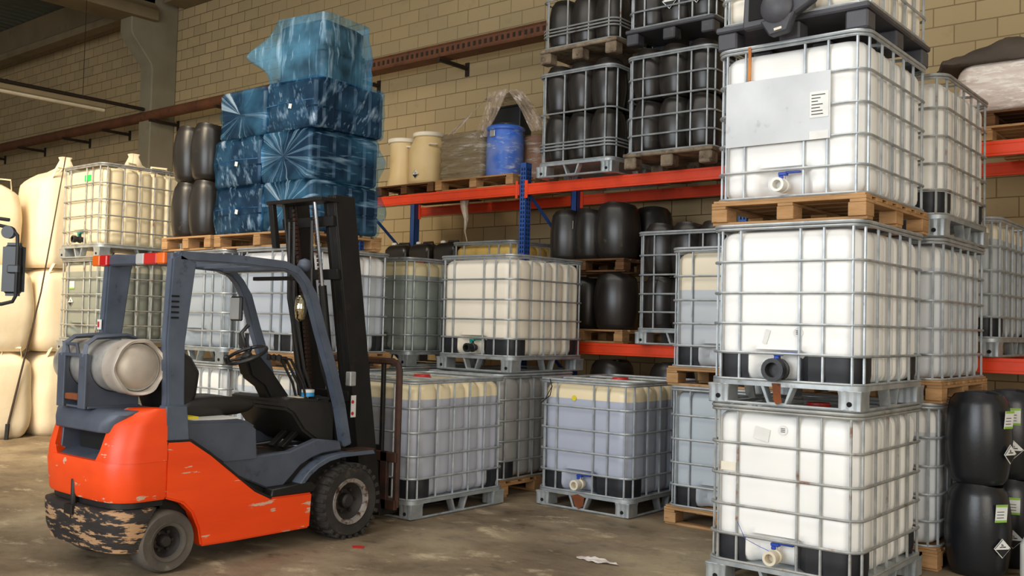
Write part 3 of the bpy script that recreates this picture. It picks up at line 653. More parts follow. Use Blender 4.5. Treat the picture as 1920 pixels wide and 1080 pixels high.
def cage_load(label, short, x1, y0, z, layers=2, pal='steel', front=3, side=3, cagemat='galv', cage=None):
    t_ = ibc(label, x1, y0, z, None, pal, False, None, cagemat, bottle=False, cage=cage)
    cx_, cy_ = x1 - HX, y0 + HY
    xs = (cx_ - .31, cx_, cx_ + .31); ys = (cy_ - .39, cy_, cy_ + .39)
    out = []
    for L in range(layers):
        ln = ('lower layer', 'upper layer')[L] if layers > 1 else 'single layer'
        for i, xx in enumerate(xs):
            out.append(drum('black drum, %s, %s front, %s' % (short, ln, ('left', 'centre', 'right')[i]), xx, ys[0] + random.uniform(-.01, .01), z + .168 + L * .542, 'cage', 'drum_dusty', random.uniform(-.3, .3)))
        for j in range(1, side):
            out.append(drum('black drum, %s, %s right side, %s back' % (short, ln, ('', 'second', 'third')[j]), xs[2], ys[j], z + .168 + L * .542, 'cage', 'drum_dusty', random.uniform(-.3, .3)))
    return out
cage_load('steel cage of black drums on the upper shelf just right of the blue post', 'cage next to the blue post', -5.68, 8.5, 3.25, cage=CAGE2)
o5 = cage_load('cage of black drums stacked on top of the one next to the blue post', 'top cage above the blue post', -5.66, 8.5, 4.52, 1, 'grey', cagemat='galv_rust', cage=CAGE2)
cage_load('steel cage of black drums on the upper shelf beside the tall tank tower', 'upper shelf cage beside the tall tower', -4.50, 8.45, 3.25, 2, 'grey')
o6 = cage_load('cage of labelled black drums topping the stack beside the tall tower', 'top cage with hazard diamonds', -4.50, 8.45, 4.53, 1, 'plastic')
for k, d in enumerate(o6[1:3]): diamond(d, (.0, -.205, .22), 0, 1.7); 
for d in o6: d.rotation_euler.z = 0
cage_load('steel cage of black drums on the lower shelf, left of the half-filled tank', 'lower shelf cage', -4.42, 8.6, 1.46, 2, 'steel')
# drums on pallets, lower shelf of the middle bay
wood_pallet('wooden pallet on the lower orange beam under two black drums', -6.25, 9.3, 1.46, 1.1, 1.0, 'wood')
drum('large scuffed black drum, lower tier on the lower shelf pallet', -5.93, 9.03, 1.606, 'big', rz=.3)
drum('dark drum half hidden left of the large one, lower tier of the lower shelf', -6.38, 9.1, 1.606, 'std', rz=.1)
wood_pallet('dark wooden pallet lying across the lower tier of black drums', -6.25, 9.3, 2.228, 1.1, 1.0, 'wood_dark')
drum('large scuffed black drum on the upper tier, rightmost in front', -5.93, 9.03, 2.374, 'big', rz=.2)
drum('black drum on the upper tier standing directly beside the blue post', -6.66, 9.1, 2.374, 'std', rz=.5)
dt = drum('black drum with small white tag, middle of the upper tier by the blue post', -6.31, 9.08, 2.374, 'std', rz=-.3)
ob('white_tag', plate(.05, .09), 'paper', dt, (-.14, -.165, .40), (0, 0, -.7))
drum('black drum set back behind the large upper tier drum', -5.82, 9.56, 2.374, 'big', rz=.6)
for i, x in enumerate((-5.95, -5.2)): drum(('black drum on the floor under the orange beam, left one', 'black drum on the floor under the orange beam, right one')[i], x, 9.0, .66, 'big', rz=.2 * i)
for i, x in enumerate((-5.95, -5.2)): drum(('black drum on the floor supporting the left one under the beam', 'black drum on the floor supporting the right one under the beam')[i], x, 9.0, 0.0, 'big', rz=.2 * i, sc=1.06)
# drums top left
wood_pallet('wooden pallet carrying black drums, left of the blue wrapped stack', -9.1, 6.15, 2.32, .9, .9, 'wood')
for L in range(2):
    for i in range(2):
        drum('tall black drum left of the blue wrapped stack, %s tier, %s' % (('lower', 'upper')[L], ('left', 'right')[i]), -9.38 + i * .33, 5.93, 2.466 + L * .605, 'slim', 'drum_dusty', .1 * i, 'white' if (L, i) == (1, 1) else 'black_pl')
        drum('black drum in the second row behind the %s %s drum by the blue stack' % (('lower', 'upper')[L], ('left', 'right')[i]), -9.3 + i * .34, 6.32, 2.466 + L * .605, 'slim', 'drum_dusty', .1 * i)
# right foreground-side drums with labels
for (x, y, z, lb, seen) in ((-1.82, 7.36, 0, 'new black drum with green-edged label, lower front one at right', 1), (-1.82, 7.36, .625, 'new black drum, upper front one of the right-hand stack', 1), (-1.73, 7.82, 0, 'new black drum with label, lower rear one of the right-hand stack', 2), (-1.73, 7.82, .625, 'new black drum with label and hazard diamond, upper rear one at right', 2)):
    d = drum(lb, x, y, z, 'right', 'drum_new', 0)
    a = .92 if seen == 1 else .35
    if (seen == 1 and z > 0): a = 1.2
    R_ = .222
    nx, ny = math.cos(-PI / 2 + a), math.sin(-PI / 2 + a)
    me = plate(.09, .12); l1 = ob('label_sticker', me, 'paper', d, (nx * (R_ + .004), ny * (R_ + .004), .45), (.10, 0, a))
    ob('green_edge', MB().box(-.045, .045, -.0045, -.003, -.06, -.045).mesh('gp'), 'lime', l1); ob('green_edge', MB().box(-.045, .045, -.0045, -.003, .045, .06).mesh('gp'), 'lime', l1)
    m = MB(); [m.box(-.035, .02, -.0045, -.003, -.03 + k * .02, -.026 + k * .02) for k in range(3)]; ob('print', m.mesh('pr'), 'ink', l1)
    diamond(d, (nx * (R_ + .014), ny * (R_ + .014), .22), a, 1.3)

# green-topped jug at right edge
gt = thing('plastic_jug', 'green and white plastic jug standing at the far right photo edge', 'jug', (-1.42, 7.35, 0))
m = MB(); m.lathe([(.12, 0), (.13, .05), (.13, .25), (.09, .33), (.05, .36)], 18); ob('jug_body', m.mesh('jug'), 'white', gt)
m = MB(); m.lathe([(.052, .36), (.07, .38), (.07, .46), (.05, .49)], 14); ob('green_cap', m.mesh('cap'), 'green', gt)

# jerrycans
def jerrycan(label, x, y, z, capmat='white'):
    j = thing('jerrycan', label, 'jerrycan', (x, y, z), random.uniform(-.1, .1))
    m = MB(); rs = []
    for (u, k) in ((0, .93), (.02, 1), (.1, 1), (.3, .985), (.33, 1), (.38, .97), (.42, .8), (.44, .55)): rs.append([(a * k, b * k, u * 1.12) for a, b in rrect(.19, .15, .05, 4)])
    m.loft(rs); ob('body', m.mesh('can'), 'drum_dusty', j)
    m = MB(); m.lathe([(.03, .44), (.036, .46), (.036, .52), (.02, .53)], 12, (-.13, 0, 0)); ob('cap', m.mesh('cap'), capmat, j)
    m = MB(); m.tube([(-.05, 0, .47), (-.04, 0, .515), (.12, 0, .515), (.14, 0, .46)], .014, 6); ob('handle', m.mesh('h'), 'drum_dusty', j)
wood_pallet('dark wooden pallet under the black jerrycans in the left bay', -8.85, 9.2, 1.46, 1.2, 1.0, 'wood_dark')
for L in range(2):
    for i, x in enumerate((-9.28, -8.84, -8.40)):
        jerrycan('black jerrycan, %s, %s, in the shaded left rack bay' % (('hidden lower layer', 'upper layer with pale cap')[L], ('left', 'centre', 'right')[i]), x, 9.0, 1.606 + L * .535)

# ------------------------------------------------------------------ blue wrapped tanks
def tank_mesh(w, d, h):
    m = MB(); rs = []
    def outline(hx, hy, z):
        P = []; r = .05; n = 36
        P += [(-hx + r + (2 * hx - 2 * r) * i / 10, -hy) for i in range(10)] + [(hx - r + r * math.sin(a), -hy + r - r * math.cos(a)) for a in (0, .5, 1.05)]
        for i in range(n + 1):
            u = i / n; q = (u * 4) % 1; g = .02 if (q < .3) else 0; P.append((hx - g, -hy + r + (2 * hy - 2 * r) * u))
        P += [(hx - r + r * math.cos(a), hy - r + r * math.sin(a)) for a in (.5, 1.05, 1.57)] + [(hx - r - (2 * hx - 2 * r) * i / 10, hy) for i in range(1, 11)] + [(-hx + r - r * math.sin(a), hy - r + r * math.cos(a)) for a in (.5, 1.05, 1.57)]
        for i in range(n + 1):
            u = i / n; q = (u * 4) % 1; g = .02 if (q < .3) else 0; P.append((-hx + g, hy - r - (2 * hy - 2 * r) * u))
        P += [(-hx + r - r * math.cos(a), -hy + r - r * math.sin(a)) for a in (.5, 1.05)]
        return [(x, y, z) for x, y in P]
    for z, i in ((.0, .035), (.012, .012), (.04, 0), (h * .4, 0), (h * .42, .008), (h * .44, 0), (h - .04, 0), (h - .012, .012), (h, .035)): rs.append(outline(w / 2 - i, d / 2 - i, z))
    m.loft(rs); return m.mesh('tank', angle=40)
def wrap_mesh(w, d, h, seed, knot=False, tail=0, lean=0):
    """loose crinkled film bag around a tank; gathers to a knot or tail on a side"""
    m = MB(); nu = 72; rs = []; nz = 18
    for k in range(nz + 1):
        u = k / nz; z = -.002 + (h + .016) * u; e = max(0, abs(u - .5) * 2 - .9) / .1
        ring = []
        for i, (x, y) in enumerate([p for p in rrect(w / 2 + .018, d / 2 + .018, .06, 17)]):
            nn = noise.noise(Vector((x * 7 + seed * 3.1, y * 7, z * 6))) * .016 + noise.noise(Vector((x * 22 + seed, y * 22, z * 12))) * .008
            L = math.hypot(x, y); f = 1 + (nn - e * .02) / L
            X, Y = x * f, y * f
            if tail and x < -w / 2 + .03: X -= tail * math.exp(-((u - .5) / .25) ** 2) * max(0, 1 - abs(y / d * 2 + .4))
            if tail < 0 and x > w / 2 - .03: X += -tail * math.exp(-((u - .5) / .25) ** 2) * max(0, 1 - abs(y / d * 2 - .6))
            if knot and y < -d / 2 + .03:
                rr = math.hypot(x, z - h * .5); Y -= .05 * math.exp(-(rr / .10) ** 2); Y += .02 * noise.noise(Vector((math.atan2(z - h * .5, x) * 4, seed, rr * 2))) * min(1, rr * 6)
            ring.append((X, Y, z))
        rs.append(ring)
    rs = [[(x * .9, y * .9, z + .001) for x, y, z in rs[0]]] + rs + [[(x * .9, y * .9, z + .004 + .01 * noise.noise(Vector((x * 9, y * 9, seed)))) for x, y, z in rs[-1]]]
    m.loft(rs); return m.mesh('film', angle=60)
TK = tank_mesh(.74, .86, .465)
wood_pallet('wooden pallet under the blue wrapped tanks', -7.92, 6.22, 2.32, 1.42, .98, 'wood')
for L in range(3):
    for i in range(2):
        dx = (.0, -.03, .03)[L]; x = -8.33 + i * .77 + dx
        ln = ('bottom', 'middle', 'top')[L] + ' tier, ' + ('left', 'right')[i]
        t_ = thing('wrapped_tank', 'dark blue ribbed tank in blue film, %s' % ln, 'wrapped tank', (x, 6.22, 2.466 + L * .482), 0)
        ob('tank_body', TK, 'tankblue', t_)
        kn = (L, i) in ((2, 0), (1, 1), (0, 1)); tail = .14 if (i == 0 and L < 2) else (-.14 if (i == 1 and L < 2) else 0)
        ob('plastic_film', wrap_mesh(.74, .86, .465, L * 2 + i, kn, tail), 'film_blue2' if kn else 'film_blue', t_)
        if not kn: ob('paper_tag', plate(.045, .045), 'paper', t_, (.02, -.456, .22), (0, .2, 0))
        m = MB(); m.tube([(-.36, -.452, .25), (0, -.455, .265), (.36, -.452, .25)], .004, 5); 
        if not kn: ob('film_seam', m.mesh('seam'), 'film_blue2', t_)
t_ = thing('wrapped_tank', 'single dark crate draped in loose blue film on the very top of the stack', 'wrapped tank', (-7.62, 6.22, 3.92), .12)
m = MB(); m.loft([[(x, y, z) for x, y in rrect(.30 - i, .29 - i, .05, 4)] for z, i in ((0, .02), (.02, 0), (.28, 0), (.29, -.015), (.33, -.015), (.34, 0), (.56, 0), (.6, .05))]); ob('tank_body', m.mesh('crate'), 'tankdark', t_)
m = MB(); rs = []; N_ = 60
for k in range(17):
    u = k / 16; ring = []
    for x, y in rrect(.39, .37, .08, 14):
        sh = 1 - .12 * u ** 2; X, Y = x * sh, y * sh
        nn = 1 + .04 * noise.noise(Vector((x * 6, y * 6, u * 5))) + .02 * noise.noise(Vector((x * 20, y * 20, u * 9)))
        X *= nn; Y *= nn
        if x < -.3: X -= .34 * math.exp(-((u - .5) / .22) ** 2)
        ring.append((X, Y, .002 + .64 * u))
    rs.append(ring)
rs.append([(x * .6, y * .6, .672) for x, y, z in rs[-1]]); m.loft(rs); ob('plastic_film', m.mesh('drape', angle=60), 'film_drape', t_)

# ------------------------------------------------------------------ upper left shelf goods
wood_pallet('dark wooden pallet under the beige drums on the left shelf', -9.05, 9.25, 3.25, 1.05, .95, 'wood_dark')
for (x, y, r, h, lb) in ((-9.38, 9.08, .215, .60, 'narrow beige drum with cream lid, left of the wide one'), (-8.93, 9.1, .26, .64, 'wide beige drum with handles and a hazard diamond')):
    d = thing('beige_drum', lb, 'drum', (x, y, 3.396))
    m = MB(); k = 1
    if r > .25: m.lathe([(r * .88, 0), (r * .97, .02), (r, .06), (r, h * .7), (r * .96, h * .78), (r * .78, h * .93), (r * .74, h)], 28)
    else: m.lathe([(r * .97, 0), (r, .02), (r * .86, h * .3), (r * .82, h * .6), (r * .86, h * .9), (r * .9, h)], 28)
    ob('body', m.mesh('bd', angle=50), 'beige_drum', d)
    lr = r * .8 if r > .25 else r * .95; m = MB(); m.lathe([(lr, h - .01), (lr * 1.04, h), (lr * 1.04, h + .04), (lr * .95, h + .05), (lr * .9, h + .045)], 28); ob('lid', m.mesh('lid'), 'lid_cream', d)
    if r > .25:
        for s in (-1, 1):
            m = MB(); a = -1.57 + s * .95; c0 = Vector((math.cos(a) * r * .9, math.sin(a) * r * .9, h * .8)); tx = Vector((-math.sin(a), math.cos(a), 0)) * .05
            o_ = Vector((math.cos(a), math.sin(a), 0)) * .05; m.tube([c0 - tx, c0 - tx * .9 + o_, c0 + tx * .9 + o_, c0 + tx], .012, 6); ob('handle', m.mesh('h'), 'lid_cream', d)
        diamond(d, (0.02, -r - .002, .13), .0, 1.2)
wood_pallet('wooden pallet with film on the left shelf under the blue drum', -7.84, 9.22, 3.25, 1.25, .95, 'wood')
sk = thing('sack_stack', 'block of grey-brown sacks tightly wrapped in film beside the blue drum', 'wrapped sacks', (-8.10, 9.16, 3.396))
m = MB(); rs = []
for k in range(15):
    z = .56 * k / 14; wob = .012 * math.sin(k * 2.3); rs.append([(x * (1 + noise.noise(Vector((x * 5, y * 5, z * 14))) * .05), y + wob, z) for x, y in rrect(.35 - (.03 if k in (0, 14) else 0), .36, .06, 5)])
m.loft(rs); ob('sacks', m.mesh('sacks', angle=50), 'sack', sk)
m = MB(); m.loft([[(x * 1.03 + .006 * noise.noise(Vector((x * 30, y * 30, z * 30))), y * 1.03, z * 1.02) for x, y, z in r] for r in rs]); ob('stretch_film', m.mesh('f', angle=60), 'film', sk)
bd = thing('blue_drum', 'blue plastic drum with clamp lid wrapped in film on the left shelf', 'drum', (-7.58, 9.03, 3.396)); r = .225; h = .60
m = MB(); m.lathe([(r * .94, 0), (r, .03), (r, h * .5), (r * 1.015, h * .52), (r, h * .54), (r, h * .8), (r * .93, h * .88), (r * .93, h * .93), (r * .9, h)], 28); ob('body', m.mesh('b', angle=50), 'blue_drum', bd)
m = MB(); m.lathe([(r * .95, h * .93), (r * 1.02, h * .95), (r * 1.02, h * .99), (r * .9, h * 1.03), (r * .3, h * 1.03)], 28); ob('lid', m.mesh('l'), 'blue_drum', bd)
ob('clamp', MB().box(-.05, .03, -r - .015, -r, h * .78, h * .92).mesh('c', .01), 'chrome', bd)
m = MB(); m.lathe([(r * 1.04, 0), (r * 1.05, h * .5), (r * 1.03, h * .9), (r * 1.08, h * 1.0), (r * .7, h * 1.08)], 28); ob('stretch_film', m.mesh('f'), film_mat('film on drum', 'cfd6e0', .5, .7, .06, .3, 4, .2, (1, 1, 3)), bd)
br_ = thing('brown_drum', 'reddish-brown drum under film at the right end of the left shelf', 'drum', (-7.37, 9.45, 3.396)); r = .235
m = MB(); m.lathe([(r * .97, 0), (r, .02), (r, .44), (r * 1.02, .45), (r * 1.02, .5), (r * .97, .52)], 28); ob('body', m.mesh('b'), 'brown_drum', br_)
m = MB(); m.lathe([(r * 1.04, 0), (r * 1.06, .4), (r * 1.05, .53), (r * .6, .56)], 28); ob('stretch_film', m.mesh('f'), 'film', br_)
bb_ = thing('black_crate', 'black box standing behind the blue drum under the draped film', 'box', (-8.02, 9.66, 3.396)); m = MB()
m.loft([[(x, y, z) for x, y in rrect(.25 - i, .12 - i, .02, 3)] for z, i in ((0, 0), (1.0, .0), (1.02, .02))]); ob('box_body', m.mesh('bb'), 'tankdark', bb_); ob('box_lid', MB().box(-.26, .26, -.13, .13, 1.0, 1.03).mesh('bl', .008), 'tankdark', bb_)
# film canopy: pleated sheet from the peak down to the goods
m = MB(); apex0 = Vector((-7.88, 9.35, 4.42)); apex1 = Vector((-7.52, 9.35, 4.44))
def sheet(top0, top1, bot0, bot1, amp, n1=36, n2=14, seed=0, sag=0):
    g = []
    for j in range(n2 + 1):
        v = j / n2; row = []
        for i in range(n1 + 1):
            u = i / n1; a = top0.lerp(top1, u); b = bot0.lerp(bot1, u); p = a.lerp(b, v)
            p = p + Vector((0, -amp * (math.sin(u * 24 + seed) * .5 + noise.noise(Vector((u * 9, v * 2, seed)))) * (.3 + .7 * v), 0)) + Vector((0, 0, -sag * math.sin(PI * v)))
            row.append(p)
        g.append(row)
    return g
for (a, b, c_, d_, am, sd, sg) in ((Vector((-8.2, 9.3, 4.45)), Vector((-8.02, 9.25, 4.54)), Vector((-8.52, 9.0, 4.0)), Vector((-8.36, 8.95, 4.0)), .03, 1, .0),
                               (Vector((-8.06, 9.25, 4.55)), Vector((-7.72, 9.25, 4.56)), Vector((-7.86, 8.82, 3.86)), Vector((-7.68, 8.80, 3.88)), .05, 2, .02),
                               (Vector((-7.76, 9.25, 4.56)), Vector((-7.56, 9.3, 4.52)), Vector((-7.2, 9.05, 3.93)), Vector((-7.0, 9.1, 3.95)), .05, 3, -.04)):
    m.loft(sheet(a, b, c_, d_, am, seed=sd, sag=sg), False, False, False)
m.loft(sheet(Vector((-8.16, 9.28, 4.48)), Vector((-7.62, 9.28, 4.52)), Vector((-8.25, 9.78, 4.44)), Vector((-7.75, 9.78, 4.45)), .03, seed=5), False, False, False)
cn = ob('draped_film', m.mesh('canopy', angle=60), 'film_canopy'); tag(cn, 'loose sheet of clear film draped like a tent over the box and blue drum', 'plastic film')
m = MB(); m.tube([(-8.05, 8.85, 3.2), (-8.04, 8.83, 3.05), (-8.0, 8.83, 2.9), (-8.02, 8.83, 2.75), (-7.98, 8.84, 2.6)], [.07, .05, .03, .012, .004], 7); tag(ob('hanging_film', m.mesh('strand', angle=60), 'film_canopy'), 'twisted strand of clear film hanging below the left shelf beam', 'plastic film')

# ------------------------------------------------------------------ right upper shelf goods
wood_pallet('wooden pallet on the right upper beam, lower of the two there', -1.62, 9.3, 3.25, 1.15, 1.0, 'wood')
wood_pallet('dark wooden pallet under the white wrapped load at right', -1.6, 9.4, 3.396, 1.2, 1.0, 'wood_dark')
wl = thing('wrapped_load', 'low bulky load in crinkled white plastic on the right upper shelf', 'wrapped load', (-1.62, 9.42, 3.542))
m = MB(); rs = []
for k in range(13):
    u = k / 12; e = .06 * (abs(u - .5) * 2) ** 4
    rs.append([((x * (1 + .03 * noise.noise(Vector((x * 4, y * 4, u * 5))))), y * (1 + .05 * noise.noise(Vector((x * 6, y * 6, u * 9)))), (.42 - .3 * 0) * u + .03 * u * noise.noise(Vector((x * 3, y * 3, 1)))) for x, y in rrect(.78 - e, .56 - e, .1, 10)])
rs.append([(x * .5, y * .5, z + .03) for x, y, z in rs[-1]]); m.loft(rs); ob('sheeting', m.mesh('load', angle=60), 'film_white', wl)
m = MB(); rs = []
for i in range(29):
    u = i / 28; x = -2.62 + u * .85; hh = .05 + .13 * min(1, u * 1.6) + (.05 * math.exp(-((u - .72) / .12) ** 2)); k = min(1, u * 6 + .15, (1 - u) * 9 + .2)
    ring = []
    for j in range(22):
        a = 2 * PI * j / 22; y = 9.15 + .3 * k * math.cos(a); z = 3.965 - (.0 if math.sin(a) > 0 else .015) + hh * k * max(0, math.sin(a)) ** .7
        nn = noise.noise(Vector((x * 7, y * 7, a))) * .03; ring.append((x, y + nn, z + abs(nn) * (math.sin(a) > 0)))
    rs.append(ring)
m.loft(rs)
tag(ob('tarpaulin', m.mesh('tarp', angle=60), 'tarp', None), 'crumpled brown-grey tarpaulin heaped on the white wrapped load', 'tarpaulin')

# ------------------------------------------------------------------ big bags at the left
def big_bag(label, x, y, z, w, d, h, mat='bag', neck=.0, seed=0):
    t_ = thing('bulk_bag', label, 'bulk bag', (x, y, z))
    m = MB(); rs = []
    for k in range(25):
        u = k / 24; bul = (1 - abs(u - .45) ** 2.2 * .5); e = 0
        if u < .12: bul *= .9 + .1 * math.sqrt(u / .12)
        if u > .86: bul *= 1 - .35 * ((u - .86) / .14) ** 1.6
        ring = []
        for px_, py_ in rrect(w / 2, d / 2, .2, 9):
            nn = 1 + .03 * noise.noise(Vector((px_ * 3 + seed, py_ * 3, u * 3))) + .012 * noise.noise(Vector((px_ * 10 + seed, py_ * 10, u * 3)))
            if u > .8: nn += .02 * math.sin(math.atan2(py_, px_) * 14) * (u - .8) / .2
            ring.append((px_ * bul * nn, py_ * bul * nn, h * u))
        rs.append(ring)
    if neck:
        for (k, dz) in ((.5, .04), (.28, .10), (.16, neck), (.2, neck + .04)): rs.append([(x_ * k * 1.3 * (1 + .1 * math.sin(i * 2.1)), y_ * k * 1.3, h + dz) for i, (x_, y_, z_) in enumerate(rs[24])])
    m.loft(rs); ob('bag_body', m.mesh('bag', angle=70), mat, t_)
    for s in (-1, 1):
        m = MB(); m.tube([(w * .36, s * d * .34, h * .93), (w * .42, s * d * .3, h + .05), (w * .3, s * d * .12, h + .06), (w * .36, s * d * .08, h * .93)], .02, 6, flat=.4); ob('lifting_loop', m.mesh('loop'), mat, t_)
bx = -13.45
for L in range(3):
    z = L * 1.12; tn = ('bottom', 'middle', 'top')[L]
    for i, (yy, dd) in enumerate(((4.55, .95), (5.53, 1.0), (6.53, 1.0), (7.55, 1.0))):
        if L == 2: yy -= .1 * (i < 2)
        big_bag('white bulk bag, %s row of the pile, %s' % (tn, ('at the left photo edge', 'second from the left edge', 'behind the far left tank stack', 'far right one, mostly hidden')[i]),
                bx + random.uniform(-.05, .05) + (-.25 if i == 1 and L == 2 else 0), yy, z, .95, dd, 1.12 if L < 2 else (1.0, 1.08, 1.3, 1.5)[i], 'bag_bright' if i == 0 else 'bag', .22 if L == 2 and i > 1 else .0, L * 5 + i)
# thin leaning rod
m = MB(); rd = thing('leaning_rod', 'thin dark rod with rubber foot leaning against the white bulk bags', 'rod', (-12.95, 5.66, 0))
ob('rod', MB().tube([(0, 0, .12), (.07, .33, 1.9), (.0, .62, 3.75)], [.014, .010, .006], 6).mesh('rod'), 'rod', rd)
ob('rubber_foot', MB().tube([(0, 0, 0), (0, .01, .2)], .028, 8).mesh('foot'), 'black_pl', rd)

# ------------------------------------------------------------------ truck mirror at the left edge
FW = Vector((-.634, .772, .0366)); RT = Vector((.773, .634, .0248)); c0 = Vector((-7.184, 3.14, 1.94))
tm = thing('truck_mirror', 'black truck wing mirror on curved arms at the left photo edge', 'mirror', tuple(c0), math.radians(39.4))
ob('mirror_shell', MB().box(-.075, .075, -.045, .045, -.19, .19).mesh('shell', .03, seg=3), 'black_pl', tm)
ob('mirror_clamp', MB().box(-.015, .07, -.07, -.04, -.03, .03).mesh('clamp', .008), 'black_pl', tm)
ob('arm', MB().tube([(-.6, 0, .31), (-.1, -.05, .31), (.0, -.055, .29), (.045, -.055, .24), (.05, -.055, .15), (.05, -.055, -.19), (.03, -.055, -.23), (-.05, -.05, -.25), (-.6, 0, -.26)], .013, 8).mesh('arm'), 'black_pl', tm)
ob('arm', MB().tube([(-.6, 0, .36), (-.12, -.03, .36), (-.03, -.03, .35)], .013, 8).mesh('arm'), 'black_pl', tm)
ob('mounting_bar', MB().box(-.62, -.585, -.03, .03, -.32, .42).mesh('bar', .01), 'black_pl', tm)
ob('round_mirror', MB().lathe([(.045, -.02), (.045, .02), (.03, .035)], 16, (-.02, -.05, .26), 'y').mesh('round'), 'black_pl', tm)

# ------------------------------------------------------------------ forklift
XC = -6.16; XN = -5.66; XF = 2 * XC - XN; FO = (XC, 4.2, 0)
fk = thing('forklift', 'worn orange and grey gas forklift parked with its forks toward the floor tanks', 'forklift', FO)
def F(name, m, mat, bevel=0, parent=None, label=None, angle=35, seg=1): 
    return ob(name, m.mesh(name, bevel, angle, seg), mat, parent or fk, label=label)
def fm(): return MB(FO)
# side covers (two, with rear wheel arch)
side = [(3.47, .84), (3.64, .835), (3.80, .73), (4.0, .57), (4.16, .45), (4.29, .385), (4.66, .378), (4.645, .125), (4.0, .125), (3.745, .13), (3.72, .25), (3.67, .36), (3.60, .43), (3.47, .475)]
for xn, s in ((XN, 1), (XF, -1)):
    m = fm(); m.prism(side, 'x', xn, xn - s * .09); F('side_cover', m, 'fk_orange', .012, seg=2)
    m = fm(); m.prism([(3.47, .843), (3.65, .838), (3.80, .74), (4.16, .455), (4.3, .39), (4.3, .37), (4.16, .44), (3.8, .72), (3.64, .81), (3.47, .815)], 'x', xn - s * .004, xn - s * .085); F('cover_edge', m, 'fk_black')
# chassis core and step
m = fm(); m.box(XF + .1, XN - .1, 3.5, 5.0, .2, .6); F('chassis', m, 'fk_black', .01)
for xn, s in ((XN, 1), (XF, -1)):
    m = fm(); m.prism([(4.29, .385), (4.665, .38), (4.70, .42), (4.65, .46), (4.30, .44)], 'x', xn + .005 * s, xn - s * .16); F('step_plate', m, 'fk_black', .008)
    # grey side frame and fender
    m = fm(); m.prism([(3.93, .64), (4.05, .55), (4.3, .44), (4.45, .44), (4.52, .50), (4.60, .57), (4.70, .615), (4.8, .64), (4.99, .65), (4.97, .72), (4.75, .75), (4.5, .68), (4.15, .67), (3.95, .67)], 'x', xn - s * .07, xn - s * .14); F('side_frame', m, 'fk_grey', .01)
    m = fm(); prof = [(r_, a) for r_, a in ()]; P = []
    pts = [(4.52, .42), (4.56, .47), (4.62, .53), (4.7, .58), (4.8, .618), (4.92, .635), (5.25, .635)]
    R = [[(xn + s * .0, y, z), (xn - s * .2, y, z), (xn - s * .2, y + .02, z - .03), (xn, y + .02, z - .03)] for y, z in pts]; m.loft(R); F('fender', m, 'fk_guard', .004)
m = fm(); m.box(XN - .18, XN - .02, 5.05, 5.28, .62, .645); F('fender_plate', m, 'rust_dark', .004)
m = fm(); m.box(XF + .14, XN - .14, 3.6, 4.95, .60, .635); F('floor_plate', m, 'fk_bumper', .005)
# counterweight: rounded plan, lofted
def cw_ring(z, yb, hw, rc, yf=3.47):
    P = [(hw, yf)]
    P += [(hw - rc + rc * math.cos(a), yb + rc - rc * math.sin(a)) for a in [PI / 2 * i / 8 for i in range(9)]]
    P += [(x, yb - .015 * (1 - (x / hw) ** 2)) for x in [(hw - rc) * (1 - 2 * i / 14) for i in range(1, 14)]]
    P += [(-hw + rc - rc * math.sin(a), yb + rc - rc * math.cos(a)) for a in [PI / 2 * i / 8 for i in range(9)]]
    P += [(-hw, yf)]
    return [(XC + x, y, z) for x, y in P]
def cw(rings, name, mat, bevel=0):
    m = fm(); m.loft(rings); return F(name, m, mat, bevel, angle=40)
cw([cw_ring(.47, 3.15, .49, .17), cw_ring(.49, 3.14, .5, .18), cw_ring(.68, 3.12, .5, .18), cw_ring(.72, 3.13, .5, .18)], 'counterweight', 'fk_orange')
# orange shoulders either side of the grey recess
for s in (1, -1):
    m = fm(); R = []
    for z, yb, wi in ((.715, 3.13, .22), (.78, 3.135, .17), (.95, 3.18, .135), (1.02, 3.24, .12), (1.045, 3.30, .11)):
        hw = .5 - (z - .77) * .06; rc = .17; P = [(hw, 3.475)] + [(hw - rc + rc * math.cos(a), yb + rc - rc * math.sin(a)) for a in [PI / 2 * i / 8 for i in range(9)]]
        P += [(hw - rc - max(.01, wi - .13), yb), (hw - .19, yb + .12), (hw - .12, 3.475)]
        R.append([(XC + s * x, y, z) for x, y in P])
    m.loft(R); F('shoulder', m, 'fk_orange', 0, angle=40)
# recess
m = fm(); m.prism([(3.14, .715), (3.2, .74), (3.42, .78), (3.47, .78), (3.47, .715)], 'x', XC - .36, XC + .36); F('recess_floor', m, 'fk_grey', .005)
m = fm(); m.box(XC - .22, XC + .30, 3.27, 3.46, .755, 1.0); F('recess_back', m, 'hole')
for x in (-.31, .31): m = fm(); m.prism([(3.17, .73), (3.42, .74), (3.42, .99), (3.19, .97)], 'x', XC + x - .03, XC + x + .03); F('recess_side', m, 'fk_grey', .005)
# grey hood cap
m = fm(); R = []
for z, yb, hw in ((.895, 3.125, .36), (.96, 3.13, .38), (1.015, 3.165, .43), (1.035, 3.21, .43)):
    R.append([(XC + x, y, z) for x, y in [(hw, 3.52), (hw, yb + .08), (hw - .03, yb + .03), (hw - .09, yb), (-hw + .09, yb), (-hw + .03, yb + .03), (-hw, yb + .08), (-hw, 3.52)]])
m.loft(R); F('hood_cap', m, 'fk_grey', .008)
